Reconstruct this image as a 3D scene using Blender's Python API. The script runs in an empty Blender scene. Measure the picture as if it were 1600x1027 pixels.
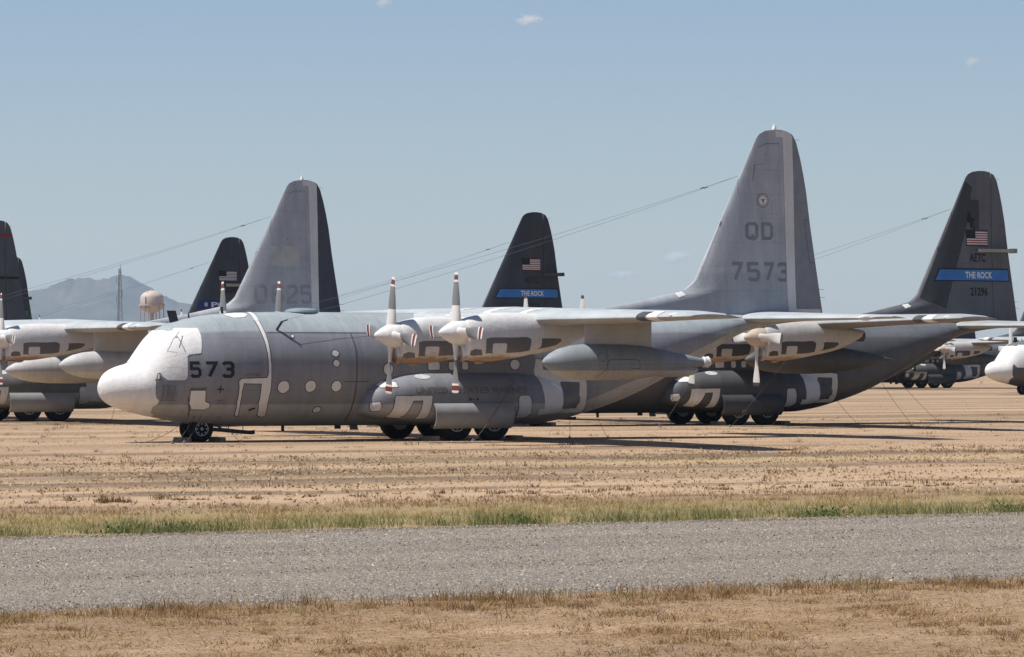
import bpy, bmesh, math, random
import numpy as np
from mathutils import Vector, Matrix
from mathutils.bvhtree import BVHTree
from mathutils.geometry import delaunay_2d_cdt
R = math.radians
random.seed(7); rng = np.random.default_rng(11)
SC = bpy.context.scene
COL = SC.collection

# ------------------------------------------------------------------ camera, sky, sun, exposure
CAM_H = 2.98
cd = bpy.data.cameras.new('camera'); cam = bpy.data.objects.new('camera', cd); COL.objects.link(cam)
cam.location = (0, 0, CAM_H); cam.rotation_euler = (R(90), 0, 0)
cd.sensor_fit = 'HORIZONTAL'; cd.sensor_width = 36.0; cd.lens = 36.0 * 6742 / 1600
cd.shift_y = (559.5 - 513.5) / 1600.0
cd.clip_start = 0.5; cd.clip_end = 60000
SC.camera = cam
SC.render.resolution_x = 1024; SC.render.resolution_y = 657

SUN_DIR = Vector((-0.514, -0.10, 1.0)).normalized()
SUN_EL = math.asin(SUN_DIR.z); SUN_ROT = math.atan2(SUN_DIR.x, SUN_DIR.y)
W = bpy.data.worlds.new('World'); SC.world = W; W.use_nodes = True
wn = W.node_tree; bg = wn.nodes['Background']
sky = wn.nodes.new('ShaderNodeTexSky'); sky.sky_type = 'NISHITA'; sky.sun_disc = False
sky.sun_elevation = SUN_EL; sky.sun_rotation = SUN_ROT
sky.altitude = 800; sky.air_density = 1.0; sky.dust_density = 0.6; sky.ozone_density = 2.6
tint = wn.nodes.new('ShaderNodeMix'); tint.data_type = 'RGBA'; tint.blend_type = 'MULTIPLY'; tint.inputs[0].default_value = 1.0
tint.inputs[7].default_value = (0.98, 0.99, 1.10, 1)      # clear dry air, a touch bluer than the model sky
wn.links.new(sky.outputs[0], tint.inputs[6]); wn.links.new(tint.outputs[2], bg.inputs[0]); bg.inputs[1].default_value = 0.070
sd = bpy.data.lights.new('sun', 'SUN'); sd.energy = 5.0; sd.angle = R(0.53); sd.color = (1.0, 0.955, 0.89)
sun = bpy.data.objects.new('sun', sd); COL.objects.link(sun); sun.location = (0, 0, 60)
sun.rotation_euler = (-SUN_DIR).to_track_quat('-Z', 'Y').to_euler()
SC.view_settings.view_transform = 'Standard'; SC.view_settings.look = 'None'
SC.cycles.volume_bounces = 6
SC.view_settings.gamma = 1.0; SC.view_settings.exposure = 0.30; SC.view_settings.use_curve_mapping = False

# ------------------------------------------------------------------ node / material helpers
class NT:
    def __init__(s, name, rough=0.6, metal=0.0, spec=0.3):
        s.m = bpy.data.materials.new(name); s.m.use_nodes = True
        s.t = s.m.node_tree; s.b = s.t.nodes['Principled BSDF']
        s.b.inputs['Roughness'].default_value = rough; s.b.inputs['Metallic'].default_value = metal
        s.b.inputs['Specular IOR Level'].default_value = spec
        s.co = s.t.nodes.new('ShaderNodeTexCoord')
    def n(s, k, **kw):
        x = s.t.nodes.new(k)
        for a, b in kw.items(): setattr(x, a, b)
        return x
    def l(s, a, b): s.t.links.new(a, b)
    def val(s, sock, v):
        if hasattr(v, 'is_linked') or isinstance(v, bpy.types.NodeSocket): s.l(v, sock)
        else: sock.default_value = v
    def math(s, op, a, b=0.0, c=None, clamp=False):
        x = s.n('ShaderNodeMath', operation=op); x.use_clamp = clamp
        s.val(x.inputs[0], a); s.val(x.inputs[1], b)
        if c is not None: s.val(x.inputs[2], c)
        return x.outputs[0]
    def mapr(s, v, a, b, c=0.0, d=1.0):
        x = s.n('ShaderNodeMapRange'); s.val(x.inputs[0], v)
        for i, q in enumerate((a, b, c, d)): x.inputs[i + 1].default_value = q
        return x.outputs[0]
    def noise(s, scale, detail=4.0, rough=0.55, vec=None, stretch=None, space='Object'):
        v = vec if vec is not None else s.co.outputs[space]
        if stretch:
            mp = s.n('ShaderNodeMapping'); s.l(v, mp.inputs[0]); mp.inputs['Scale'].default_value = stretch; v = mp.outputs[0]
        x = s.n('ShaderNodeTexNoise'); s.l(v, x.inputs['Vector'])
        x.inputs['Scale'].default_value = scale; x.inputs['Detail'].default_value = detail; x.inputs['Roughness'].default_value = rough
        return x.outputs['Fac']
    def mix(s, f, a, b, mode='MIX'):
        x = s.n('ShaderNodeMix', data_type='RGBA', blend_type=mode)
        s.val(x.inputs[0], f)
        for sock, v in ((x.inputs[6], a), (x.inputs[7], b)):
            if isinstance(v, (tuple, list)): sock.default_value = (*v[:3], 1)
            else: s.l(v, sock)
        return x.outputs[2]
    def col(s, c):
        if isinstance(c, (tuple, list)): s.b.inputs['Base Color'].default_value = (*c[:3], 1)
        else: s.l(c, s.b.inputs['Base Color'])
    def bump(s, h, strength=0.3, dist=0.02):
        x = s.n('ShaderNodeBump'); x.inputs['Strength'].default_value = strength; x.inputs['Distance'].default_value = dist
        s.l(h, x.inputs['Height']); s.l(x.outputs[0], s.b.inputs['Normal'])
    def sep(s, v=None):
        x = s.n('ShaderNodeSeparateXYZ'); s.l(v if v is not None else s.co.outputs['Object'], x.inputs[0]); return x.outputs

def plain(name, c, rough=0.6, var=0.15, scale=2.0, metal=0.0, spec=0.3):
    m = NT(name, rough, metal, spec)
    f = m.mapr(m.noise(scale, 5), 0.3, 0.7)
    m.col(m.mix(f, tuple(q * (1 - var) for q in c), tuple(min(1, q * (1 + var)) for q in c)))
    return m.m

def weather(m, c, amt=0.16):
    """fade, vertical grime streaks and blotches on painted metal"""
    a = m.mapr(m.noise(0.55, 5), 0.3, 0.7, 1 - amt, 1 + amt)
    st = m.mapr(m.noise(1.0, 4, 0.6, stretch=(3.5, 1.0, 0.35)), 0.35, 0.7, 1 - amt * 0.8, 1 + amt * 0.5)
    g = m.math('MULTIPLY', a, st)
    fine = m.mapr(m.noise(9.0, 3), 0.3, 0.7, 0.96, 1.04)
    g = m.math('MULTIPLY', g, fine)
    cc = m.n('ShaderNodeCombineXYZ')
    for i in range(3): m.l(g, cc.inputs[i])
    return m.mix(1.0, c, cc.outputs[0], 'MULTIPLY')

def tone_paint(name, top, mid, low, ztop=3.9, zlow=1.33, ramp=True, rough=0.55):
    m = NT(name, rough, 0, 0.3)
    sx = m.sep(); x, z = sx[0], sx[2]
    w = m.math('MULTIPLY', m.math('SUBTRACT', m.noise(0.5, 3), 0.5), 0.22)
    zz = m.math('ADD', z, w)
    f1 = m.mapr(zz, ztop - 0.04, ztop + 0.05)
    b = m.math('MULTIPLY', m.math('MAXIMUM', m.math('SUBTRACT', x, 18.2), 0.0), 0.385)
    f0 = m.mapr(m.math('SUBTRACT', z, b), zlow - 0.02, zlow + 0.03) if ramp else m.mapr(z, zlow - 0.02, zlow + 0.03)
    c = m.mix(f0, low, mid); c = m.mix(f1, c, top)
    # panel seams: thin recessed joints every 1.27 m along the body
    cb = m.n('ShaderNodeCombineXYZ'); m.l(x, cb.inputs[0]); m.l(z, cb.inputs[1])
    bk = m.n('ShaderNodeTexBrick'); m.l(cb.outputs[0], bk.inputs['Vector']); bk.offset = 0.35; bk.squash = 1.0
    bk.inputs['Scale'].default_value = 1.0; bk.inputs['Brick Width'].default_value = 1.55; bk.inputs['Row Height'].default_value = 0.92
    bk.inputs['Mortar Size'].default_value = 0.009; bk.inputs['Mortar Smooth'].default_value = 0.3; bk.inputs['Bias'].default_value = 0.0
    bk.inputs['Color1'].default_value = (0.945, 0.945, 0.95, 1); bk.inputs['Color2'].default_value = (1.035, 1.035, 1.03, 1); bk.inputs['Mortar'].default_value = (0.76, 0.76, 0.76, 1)
    c = m.mix(1.0, c, bk.outputs['Color'], 'MULTIPLY')
    m.col(weather(m, c, 0.125)); m.bump(m.math('ADD', m.noise(1.1, 3), m.math('MULTIPLY', bk.outputs['Fac'], -0.12)), 0.14, 0.06)
    m.l(m.mapr(m.noise(1.5, 3), 0.3, 0.7, rough - 0.1, rough + 0.15), m.b.inputs['Roughness'])
    return m.m

def coat_mat(name='white_coating', c=(0.67, 0.662, 0.645), stain=None):
    m = NT(name, 0.62, 0, 0.25)
    f = m.mapr(m.noise(1.4, 5), 0.35, 0.7)
    cc = m.mix(f, tuple(q * 0.93 for q in c), c)
    if stain:
        z = m.sep()[2]
        n = m.math('MULTIPLY', m.math('SUBTRACT', m.noise(2.2, 5, 0.65, stretch=(0.6, 1, 1.6)), 0.5), 0.7)
        s = m.mapr(m.math('ADD', z, n), stain[0], stain[1], 1.0, 0.0)
        cc = m.mix(m.math('MULTIPLY', s, 0.85), cc, (0.27, 0.15, 0.07))
    m.col(weather(m, cc, 0.07)); m.bump(m.math('ADD', m.noise(2.6, 5, 0.65, stretch=(1, 1, .6)), m.math('MULTIPLY', m.noise(9, 4, 0.6), .35)), 0.45, 0.05)
    return m.m

M = {}
M['a_fus'] = tone_paint('paint_blue_grey_three_tone', (0.30, 0.337, 0.346), (0.205, 0.213, 0.235), (0.345, 0.345, 0.345))
M['b_fus'] = tone_paint('paint_mid_grey_three_tone', (0.34, 0.36, 0.365), (0.30, 0.295, 0.285), (0.40, 0.385, 0.36))
M['d_fus'] = tone_paint('paint_dark_grey', (0.125, 0.132, 0.142), (0.088, 0.091, 0.098), (0.082, 0.084, 0.088))
M['a_fin'] = tone_paint('paint_fin_blue_grey', (0.36, 0.38, 0.40), (0.32, 0.342, 0.366), (0.13, 0.14, 0.15), 6.2, -2, False)
M['b_fin'] = tone_paint('paint_fin_mid_grey', (0.36, 0.372, 0.386), (0.365, 0.375, 0.39), (0.15, 0.15, 0.15), 6.2, -2, False)
M['b_rud'] = plain('paint_rudder_dark', (0.058, 0.062, 0.075), 0.6, 0.12)
M['a_rud'] = plain('paint_rudder_grey', (0.205, 0.22, 0.238), 0.6, 0.12)
M['d_fin'] = tone_paint('paint_fin_dark', (0.045, 0.048, 0.058), (0.043, 0.046, 0.056), (0.05, 0.05, 0.06), 6.2, -2, False)
M['d1_fin'] = tone_paint('paint_fin_charcoal', (0.118, 0.120, 0.128), (0.112, 0.115, 0.124), (0.05, 0.05, 0.06), 6.2, -2, False)
M['f_fin'] = tone_paint('paint_fin_slate', (0.085, 0.088, 0.098), (0.085, 0.088, 0.098), (0.05, 0.05, 0.06), 6.2, -2, False)
M['d_fin2'] = plain('paint_fin_darker_block', (0.047, 0.05, 0.056), 0.6, 0.1)
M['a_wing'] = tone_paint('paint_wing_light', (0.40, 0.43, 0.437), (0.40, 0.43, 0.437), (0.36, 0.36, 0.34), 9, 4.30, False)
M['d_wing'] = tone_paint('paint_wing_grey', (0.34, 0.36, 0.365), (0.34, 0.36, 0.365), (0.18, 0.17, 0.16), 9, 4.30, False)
M['a_pod'] = tone_paint('paint_pod_two_tone', (0.21, 0.235, 0.25), (0.21, 0.235, 0.25), (0.40, 0.38, 0.33), 9, 2.55, False)
M['b_pod'] = tone_paint('paint_pod_pale', (0.43, 0.43, 0.43), (0.43, 0.43, 0.43), (0.56, 0.53, 0.47), 9, 2.35, False)
M['d_pod'] = plain('paint_tank_dark', (0.075, 0.076, 0.078), 0.55, 0.14)
M['pylon'] = plain('paint_pylon_grey', (0.36, 0.35, 0.335), 0.6, 0.08)
M['door'] = plain('paint_gear_door_grey', (0.27, 0.272, 0.275), 0.55, 0.10)
M['d_door'] = plain('paint_gear_door_dark', (0.062, 0.066, 0.075), 0.55, 0.12)
M['white'] = coat_mat()
M['nac'] = coat_mat('white_nacelle_coating', (0.63, 0.615, 0.59), (2.95, 3.12))
M['nac_d'] = coat_mat('white_nacelle_coating_dull_shaded', (0.46, 0.44, 0.41), (2.9, 3.1))  # duller white; shade from the nearest aircraft's tail is put into this colour
M['fin_white'] = coat_mat('fin_stripe_coating', (0.60, 0.60, 0.58))
M['spin_d'] = plain('spinner_tan', (0.44, 0.36, 0.28), 0.6, 0.12)
M['grey'] = plain('bare_panel_grey', (0.135, 0.135, 0.135), 0.55, 0.15)
M['dgrey'] = plain('bare_panel_dark', (0.06, 0.06, 0.06), 0.55, 0.15)
M['seal'] = plain('sealant_edge', (0.075, 0.068, 0.062), 0.8, 0.2)
M['black'] = plain('stencil_black', (0.014, 0.014, 0.016), 0.6, 0.2)
M['ghost'] = plain('stencil_faded', (0.082, 0.09, 0.10), 0.6, 0.2)
M['ghost2'] = plain('stencil_nearly_gone', (0.145, 0.15, 0.16), 0.6, 0.2)
M['fghost'] = plain('stencil_grey_green', (0.18, 0.208, 0.218), 0.6, 0.15)
M['bghost'] = plain('stencil_grey_faint', (0.27, 0.28, 0.295), 0.6, 0.15)
M['recess_shade'] = plain('painted_recess_shade', (0.006, 0.006, 0.006), 0.9, 0.2)
M['tyre'] = plain('rubber', (0.009, 0.009, 0.0095), 0.85, 0.3, 6)
M['rim'] = plain('wheel_rim_paint', (0.45, 0.46, 0.47), 0.5, 0.2, 8)
M['strut'] = plain('gear_metal', (0.22, 0.22, 0.22), 0.5, 0.2, 6)
M['ant'] = plain('antenna_dark', (0.03, 0.04, 0.045), 0.6, 0.2)
M['antl'] = plain('antenna_grey', (0.17, 0.18, 0.19), 0.6, 0.2)
M['dome'] = plain('antenna_dome_blue_grey', (0.20, 0.26, 0.28), 0.5, 0.1)
M['wire'] = plain('steel_wire', (0.10, 0.10, 0.105), 0.6, 0.2)
M['cable'] = plain('steel_cable', (0.10, 0.085, 0.07), 0.6, 0.2)
M['wood'] = plain('weathered_timber', (0.20, 0.165, 0.13), 0.9, 0.3, 4)
M['red'] = plain('red_paint', (0.24, 0.03, 0.028), 0.6, 0.15)
M['maroon'] = plain('dull_red', (0.20, 0.028, 0.026), 0.6, 0.15)
M['blue'] = plain('blue_band', (0.04, 0.165, 0.41), 0.55, 0.08)
M['dblue'] = plain('navy_band', (0.012, 0.03, 0.13), 0.55, 0.08)
M['green'] = plain('green_band', (0.03, 0.20, 0.07), 0.55, 0.08)
M['stencil_white'] = plain('stencil_white', (0.62, 0.62, 0.60), 0.6, 0.06)
M['beige'] = plain('beige_block', (0.42, 0.415, 0.385), 0.6, 0.1)
M['batten'] = plain('batten_pale', (0.30, 0.30, 0.23), 0.7, 0.15)
M['brown'] = plain('emblem_brown', (0.07, 0.035, 0.02), 0.6, 0.1)
M['gold'] = plain('emblem_gold', (0.30, 0.22, 0.06), 0.6, 0.1)
M['orange'] = plain('orange_mark', (0.45, 0.13, 0.02), 0.6, 0.1)

def blade_mat(plain_=False):
    m = NT('propeller_blade_paint', 0.5, 0, 0.3)
    r = m.sep()[2]
    def band(a): return m.math('GREATER_THAN', r, a)
    c = m.mix(band(0.93), (0.70, 0.68, 0.65), (0.19, 0.195, 0.20))
    c = m.mix(band(1.73), c, (0.68, 0.66, 0.64)); c = m.mix(band(1.80), c, (0.17, 0.036, 0.032)); c = m.mix(band(1.97), c, (0.66, 0.64, 0.62))
    if plain_: c = m.mix(band(1.90), (0.56, 0.55, 0.53), (0.05, 0.05, 0.05))
    m.col(weather(m, c, 0.08)); return m.m
M['blade'] = blade_mat(); M['blade_d'] = blade_mat(True)

# ------------------------------------------------------------------ mesh helpers
CACHE = {}
def mesh(name, vf, smooth=True):
    me = bpy.data.meshes.new(name); v, f = vf
    me.from_pydata([tuple(p) for p in v], [], f); me.update()
    if smooth: me.polygons.foreach_set('use_smooth', [True] * len(me.polygons)); me.set_sharp_from_angle(angle=R(42))
    me.materials.append(None)
    return me
def put(name, me, mat, parent=None, loc=(0, 0, 0), rot=(0, 0, 0), label=None):
    o = bpy.data.objects.new(name, me); COL.objects.link(o)
    o.material_slots[0].link = 'OBJECT'; o.material_slots[0].material = M[mat] if isinstance(mat, str) else mat
    o.parent = parent; o.location = loc; o.rotation_euler = rot
    if label: o['label'] = label
    return o
def cached(key, fn, smooth=True):
    if key not in CACHE: CACHE[key] = mesh(key, fn(), smooth)
    return CACHE[key]
def sharp(me, ang=35):
    bm = bmesh.new(); bm.from_mesh(me)
    for e in bm.edges:
        if len(e.link_faces) == 2 and e.calc_face_angle(0) > R(ang): e.smooth = False
    bm.to_mesh(me); bm.free(); return me
def thing(name, label, cat, group=None, loc=(0, 0, 0), rz=0):
    e = bpy.data.objects.new(name, None); COL.objects.link(e); e.location = loc; e.rotation_euler = (0, 0, rz)
    e.empty_display_size = 0.5
    e['label'] = label; e['category'] = cat
    if group: e['group'] = group
    return e
def tag(o, label=None, cat=None, group=None, kind=None):
    for k, v in (('label', label), ('category', cat), ('group', group), ('kind', kind)):
        if v: o[k] = v
    return o
def loft(rings, caps=True):
    v, f = [], []; n = len(rings[0])
    for r in rings: v += [tuple(p) for p in r]
    for i in range(len(rings) - 1):
        for j in range(n):
            a, b = i * n + j, i * n + (j + 1) % n
            f.append((a, b, b + n, a + n))
    if caps:
        f.append(tuple(range(n))[::-1]); k = (len(rings) - 1) * n; f.append(tuple(range(k, k + n)))
    return v, f
def box(x0, x1, y0, y1, z0, z1):
    v = [(x, y, z) for z in (z0, z1) for y in (y0, y1) for x in (x0, x1)]
    return v, [(0, 2, 3, 1), (4, 5, 7, 6), (0, 1, 5, 4), (2, 6, 7, 3), (0, 4, 6, 2), (1, 3, 7, 5)]
def join(*vfs):
    V, F = [], []
    for v, f in vfs:
        k = len(V); V += list(v); F += [tuple(i + k for i in q) for q in f]
    return V, F
def tube(pts, r, n=6, taper=None):
    pts = [Vector(p) for p in pts]; rings = []
    for i, p in enumerate(pts):
        d = (pts[min(i + 1, len(pts) - 1)] - pts[max(i - 1, 0)]).normalized()
        a = d.orthogonal().normalized()
        if abs(d.z) < 0.9: a = d.cross(Vector((0, 0, 1))).normalized()
        b = d.cross(a); rr = r if taper is None else r * (1 + (taper - 1) * i / (len(pts) - 1))
        rings.append([p + a * rr * math.cos(t * 2 * math.pi / n) + b * rr * math.sin(t * 2 * math.pi / n) for t in range(n)])
    return loft(rings)
def lathe(prof, axis='x', n=20, c=(0, 0, 0)):
    rings = []
    for a, r in prof:
        ring = []
        for k in range(n):
            t = 2 * math.pi * k / n; u, w = r * math.cos(t), r * math.sin(t)
            ring.append({'x': (a + c[0], u + c[1], w + c[2]), 'y': (w + c[0], a + c[1], u + c[2]), 'z': (u + c[0], w + c[1], a + c[2])}[axis])
        rings.append(ring)
    return loft(rings)
def pchip(xs, ys):
    xs, ys = np.array(xs, float), np.array(ys, float); h = np.diff(xs); d = np.diff(ys) / h; m = np.zeros(len(xs))
    m[0], m[-1] = d[0], d[-1]
    for i in range(1, len(xs) - 1):
        if d[i - 1] * d[i] > 0:
            w1, w2 = 2 * h[i] + h[i - 1], h[i] + 2 * h[i - 1]; m[i] = (w1 + w2) / (w1 / d[i - 1] + w2 / d[i])
    def f(x):
        i = int(min(max(np.searchsorted(xs, x) - 1, 0), len(xs) - 2)); t = min(1, max(0, (x - xs[i]) / h[i]))
        return float(ys[i] * (2 * t**3 - 3 * t * t + 1) + h[i] * m[i] * (t**3 - 2 * t * t + t) + ys[i + 1] * (3 * t * t - 2 * t**3) + h[i] * m[i + 1] * (t**3 - t * t))
    return f

# ------------------------------------------------------------------ ground, road
RA = R(32); CR, SR = math.cos(RA), math.sin(RA)
Q_NEAR, Q_FAR = 45.75, 64.6
def pq(p, q, z=0.0): return (p * CR - q * SR, p * SR + q * CR, z)

def ground_mat():
    m = NT('desert_dirt', 0.95, 0, 0.1)
    pos = m.n('ShaderNodeNewGeometry').outputs['Position']
    rot = m.n('ShaderNodeVectorRotate'); rot.rotation_type = 'Z_AXIS'; m.l(pos, rot.inputs['Vector']); rot.inputs['Angle'].default_value = -RA
    rp = rot.outputs[0]; q = m.sep(rp)[1]
    big = m.noise(0.05, 5, 0.6, rp, (0.25, 1.0, 1))
    mid = m.noise(0.7, 5, 0.65, rp, (0.4, 1, 1)); fine = m.noise(6, 5, 0.7, rp); vf = m.noise(28, 3, 0.6, rp)
    dirt = m.mix(m.mapr(mid, 0.3, 0.7), (0.36, 0.245, 0.155), (0.48, 0.342, 0.225))
    dirt = m.mix(m.mapr(fine, 0.5, 0.75), dirt, (0.53, 0.39, 0.26))
    straw = m.mix(m.mapr(fine, 0.3, 0.7), (0.135, 0.096, 0.063), (0.235, 0.17, 0.112))
    # mown and driven strips run beside the road: dry growth on some, bare soil on others
    wq = m.math('ADD', q, m.math('ADD', m.math('MULTIPLY', m.math('SUBTRACT', big, 0.5), 9.0), m.math('MULTIPLY', m.math('SUBTRACT', mid, 0.5), 3.2)))
    cr = m.n('ShaderNodeValToRGB'); m.l(m.mapr(wq, 76, 146), cr.inputs[0]); el = cr.color_ramp.elements
    B = [(76, .5), (79, .35), (81, .02), (83.2, .05), (84.2, .8), (85.6, .75), (86.2, .03), (89, .08), (90.5, .55), (93, .7), (94.2, .06), (95.2, .5), (98, .85), (101.5, .8), (103, .35), (106, .3), (108, .75), (112.5, .9), (115, .25), (117, .15), (119.5, .7), (122, .3), (126, .15), (132, .45), (137, .12), (146, .3)]
    el[0].position = 0; el[0].color = (B[0][1],) * 3 + (1,); el[1].position = 1; el[1].color = (B[-1][1],) * 3 + (1,)
    for qq, vv in B[1:-1]: e_ = el.new((qq - 76) / 70.0); e_.color = (vv, vv, vv, 1)
    pat = m.mapr(m.noise(0.16, 5, 0.65, rp, (0.3, 1.0, 1)), 0.36, 0.58, 0.10, 1.5)
    mask = m.math('MULTIPLY', cr.outputs[0], pat, clamp=True)
    far_ = m.mapr(m.noise(0.11, 6, 0.7, rp, (0.15, 1.0, 1)), 0.40, 0.60, 0.0, 0.85)
    mask = m.mix(m.mapr(q, 138, 146), mask, far_)
    c = m.mix(mask, dirt, straw)
    yb = m.math('MULTIPLY', m.math('MULTIPLY', m.mapr(wq, 99, 103.5), m.mapr(wq, 104.5, 109, 1.0, 0.0)), m.math('MULTIPLY', m.mapr(m.sep(rp)[0], 52, 74, 0.05, 0.4), pat))
    c = m.mix(yb, c, (0.47, 0.36, 0.19))
    # soil under the grass verge and on the near verge is full of dead stems
    v1 = m.math('MULTIPLY', m.mapr(q, 63.5, 65.0), m.mapr(m.math('ADD', q, m.math('MULTIPLY', mid, 3.0)), 75.5, 79.5, 1.0, 0.0))
    c = m.mix(m.math('MULTIPLY', v1, 0.8), c, m.mix(m.mapr(fine, 0.35, 0.65), (0.20, 0.145, 0.07), (0.37, 0.28, 0.14)))
    v2 = m.mapr(m.noise(0.5, 5, 0.65, rp, (0.45, 1, 1)), 0.36, 0.58, 0.95, 0.15)
    v2 = m.math('MULTIPLY', v2, m.mapr(q, 46.4, 47.0, 1.0, 0.0))
    c = m.mix(v2, c, m.mix(m.mapr(fine, 0.35, 0.65), (0.16, 0.102, 0.054), (0.36, 0.24, 0.13)))
    spk = m.mapr(vf, 0.32, 0.42, 0.62, 1.0)
    cc = m.n('ShaderNodeCombineXYZ')
    for i in range(3): m.l(spk, cc.inputs[i])
    c = m.mix(0.8, c, cc.outputs[0], 'MULTIPLY')
    m.col(c)
    h = m.math('ADD', m.math('MULTIPLY', fine, 0.6), m.math('ADD', m.math('MULTIPLY', vf, 0.25), mid))
    m.bump(h, 0.8, 0.12)
    return m.m
def road_mat():
    m = NT('gravel_chip_surface', 0.9, 0, 0.2)
    pos = m.n('ShaderNodeNewGeometry').outputs['Position']
    v = m.n('ShaderNodeTexVoronoi'); m.l(pos, v.inputs['Vector']); v.inputs['Scale'].default_value = 22.0
    sp = m.n('ShaderNodeSeparateColor'); m.l(v.outputs['Color'], sp.inputs[0])
    v2 = m.n('ShaderNodeTexVoronoi'); m.l(pos, v2.inputs['Vector']); v2.inputs['Scale'].default_value = 9.0
    sp2 = m.n('ShaderNodeSeparateColor'); m.l(v2.outputs['Color'], sp2.inputs[0])
    cr = m.n('ShaderNodeValToRGB'); m.l(sp.outputs[0], cr.inputs[0])
    e = cr.color_ramp.elements; e[0].color = (0.10, 0.092, 0.085, 1); e[1].color = (0.60, 0.55, 0.48, 1)
    x = e.new(0.22); x.color = (0.19, 0.166, 0.142, 1); x = e.new(0.55); x.color = (0.30, 0.258, 0.215, 1); x = e.new(0.85); x.color = (0.37, 0.32, 0.265, 1)
    c = m.mix(m.mapr(sp2.outputs[1], 0.0, 1.0, 0.0, 0.45), cr.outputs[0], m.mix(sp2.outputs[0], (0.15, 0.13, 0.112), (0.38, 0.33, 0.275)))
    big = m.noise(0.12, 4, 0.6, pos); c = m.mix(m.mapr(big, 0.35, 0.7, 0.0, 0.35), c, (0.32, 0.262, 0.205))
    rr_ = m.n('ShaderNodeVectorRotate'); rr_.rotation_type = 'Z_AXIS'; m.l(pos, rr_.inputs['Vector']); rr_.inputs['Angle'].default_value = -RA
    rut = m.mapr(m.noise(0.5, 4, 0.6, rr_.outputs[0], (0.02, 1.0, 1)), 0.42, 0.62, 0.0, 0.4); c = m.mix(rut, c, (0.185, 0.165, 0.148))
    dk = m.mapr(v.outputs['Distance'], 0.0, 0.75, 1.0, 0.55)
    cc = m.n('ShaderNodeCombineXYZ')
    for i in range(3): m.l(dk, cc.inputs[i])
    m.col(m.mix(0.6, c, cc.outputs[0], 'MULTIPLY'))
    h = m.math('SUBTRACT', m.math('MULTIPLY', sp.outputs[1], 0.8), v.outputs['Distance'])
    m.bump(h, 0.9, 0.03)
    return m.m
M['ground'] = ground_mat(); M['road'] = road_mat()

GX = 16000
def grid_patch():
    # one sheet: fine gently uneven cells in the middle, huge cells out to the horizon
    xs = [-GX, -3000, -800, -300] + list(np.linspace(-120, 120, 61)) + [300, 800, 3000, GX]
    ys = [-GX, -2000, -200, 0] + list(np.linspace(30, 230, 81)) + [300, 450, 800, 2000, 5000, GX]
    v, f = [], []
    for y in ys:
        for x in xs:
            q = -x * SR + y * CR; z = 0.0
            inside = abs(x) < 119 and 32 < y < 228
            if inside and (q < Q_NEAR - 3.0 or 68 < q < 118): z = -0.03 + 0.05 * math.sin(x * 0.9 + y * 0.35) * math.sin(y * 0.6) * (0.5 + 0.5 * math.sin(x * .13 + y * .21))
            v.append((x, y, z))
    n = len(xs)
    for j in range(len(ys) - 1):
        for i in range(n - 1): f.append((j * n + i, j * n + i + 1, (j + 1) * n + i + 1, (j + 1) * n + i))
    return v, f
tag(put('ground', mesh('ground', grid_patch(), True), 'ground'), kind='structure')
def road_sheet():
    v, f = [], []; ps = np.linspace(-220, 320, 541)
    for p in ps:
        w1 = 0.16 * math.sin(p * 1.7) + 0.12 * math.sin(p * 4.1 + 1) + 0.1 * math.sin(p * .43)
        w2 = 0.16 * math.sin(p * 1.3 + 2) + 0.12 * math.sin(p * 3.7) + 0.14 * math.sin(p * .37 + 4)
        v += [pq(p, Q_NEAR + w1 - .4, -0.03), pq(p, Q_NEAR + w1 + 0.8, 0.03), pq(p, Q_FAR - 0.8 + w2, 0.03), pq(p, Q_FAR + w2 + .4, -0.03)]
    for i in range(len(ps) - 1):
        for j in range(3):
            a = 4 * i + j; f.append((a, a + 4, a + 5, a + 1))
    return v, f
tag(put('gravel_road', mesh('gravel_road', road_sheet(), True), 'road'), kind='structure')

# ------------------------------------------------------------------ mountains
def ridge():
    prof = [(-900, 505), (-600, 490), (-420, 470), (-250, 462), (-120, 455), (0, 455), (50, 451), (68, 448), (84, 443), (96, 436), (112, 431.6), (118, 434), (128, 430), (138, 432), (152, 433.6), (170, 431.6), (180, 428), (192, 426.4), (202, 428), (214, 433), (226, 442), (240, 448), (256, 458), (276, 468), (300, 473), (340, 487), (400, 508), (480, 530), (600, 548), (720, 557), (800, 560)]
    DM = 14000.0; px = [p[0] for p in prof]; py = [p[1] for p in prof]
    us = np.linspace(-900, 800, 420); nv = 60
    import mathutils.noise as mn
    v, f = [], []
    for j in range(nv):
        t = j / (nv - 1)                       # 0 foot facing the plain, 1 foot behind
        for u in us:
            hgt = max(0, (560 - np.interp(u, px, py)) / 6742 * DM) 
            X = (u - 800) / 6742 * DM
            s = 1 - abs(t - 0.62) / (0.62 if t < 0.62 else 0.38)
            Y = DM + (t - 0.62) * 2400
            k = mn.fractal(Vector((X * 0.004, Y * 0.0022, 3.3)), 0.9, 2.1, 6)
            gul = abs(mn.noise(Vector((X * 0.006 + k * .35, Y * 0.0009, 1.1))))
            hgt *= 1 + .03 * mn.fractal(Vector((u * .09, 0, 7.7)), .8, 2.2, 4) * s ** 8
            z = hgt * (s ** 1.15) * (1 + (0.16 * k - 0.42 * gul) * (1 - s) * 1.6) if s < 0.999 else hgt
            v.append((X, Y, max(z, 0) - 2.0 * (1 - s)))
    n = len(us)
    for j in range(nv - 1):
        for i in range(n - 1): f.append((j * n + i, j * n + i + 1, (j + 1) * n + i + 1, (j + 1) * n + i))
    return v, f
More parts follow.
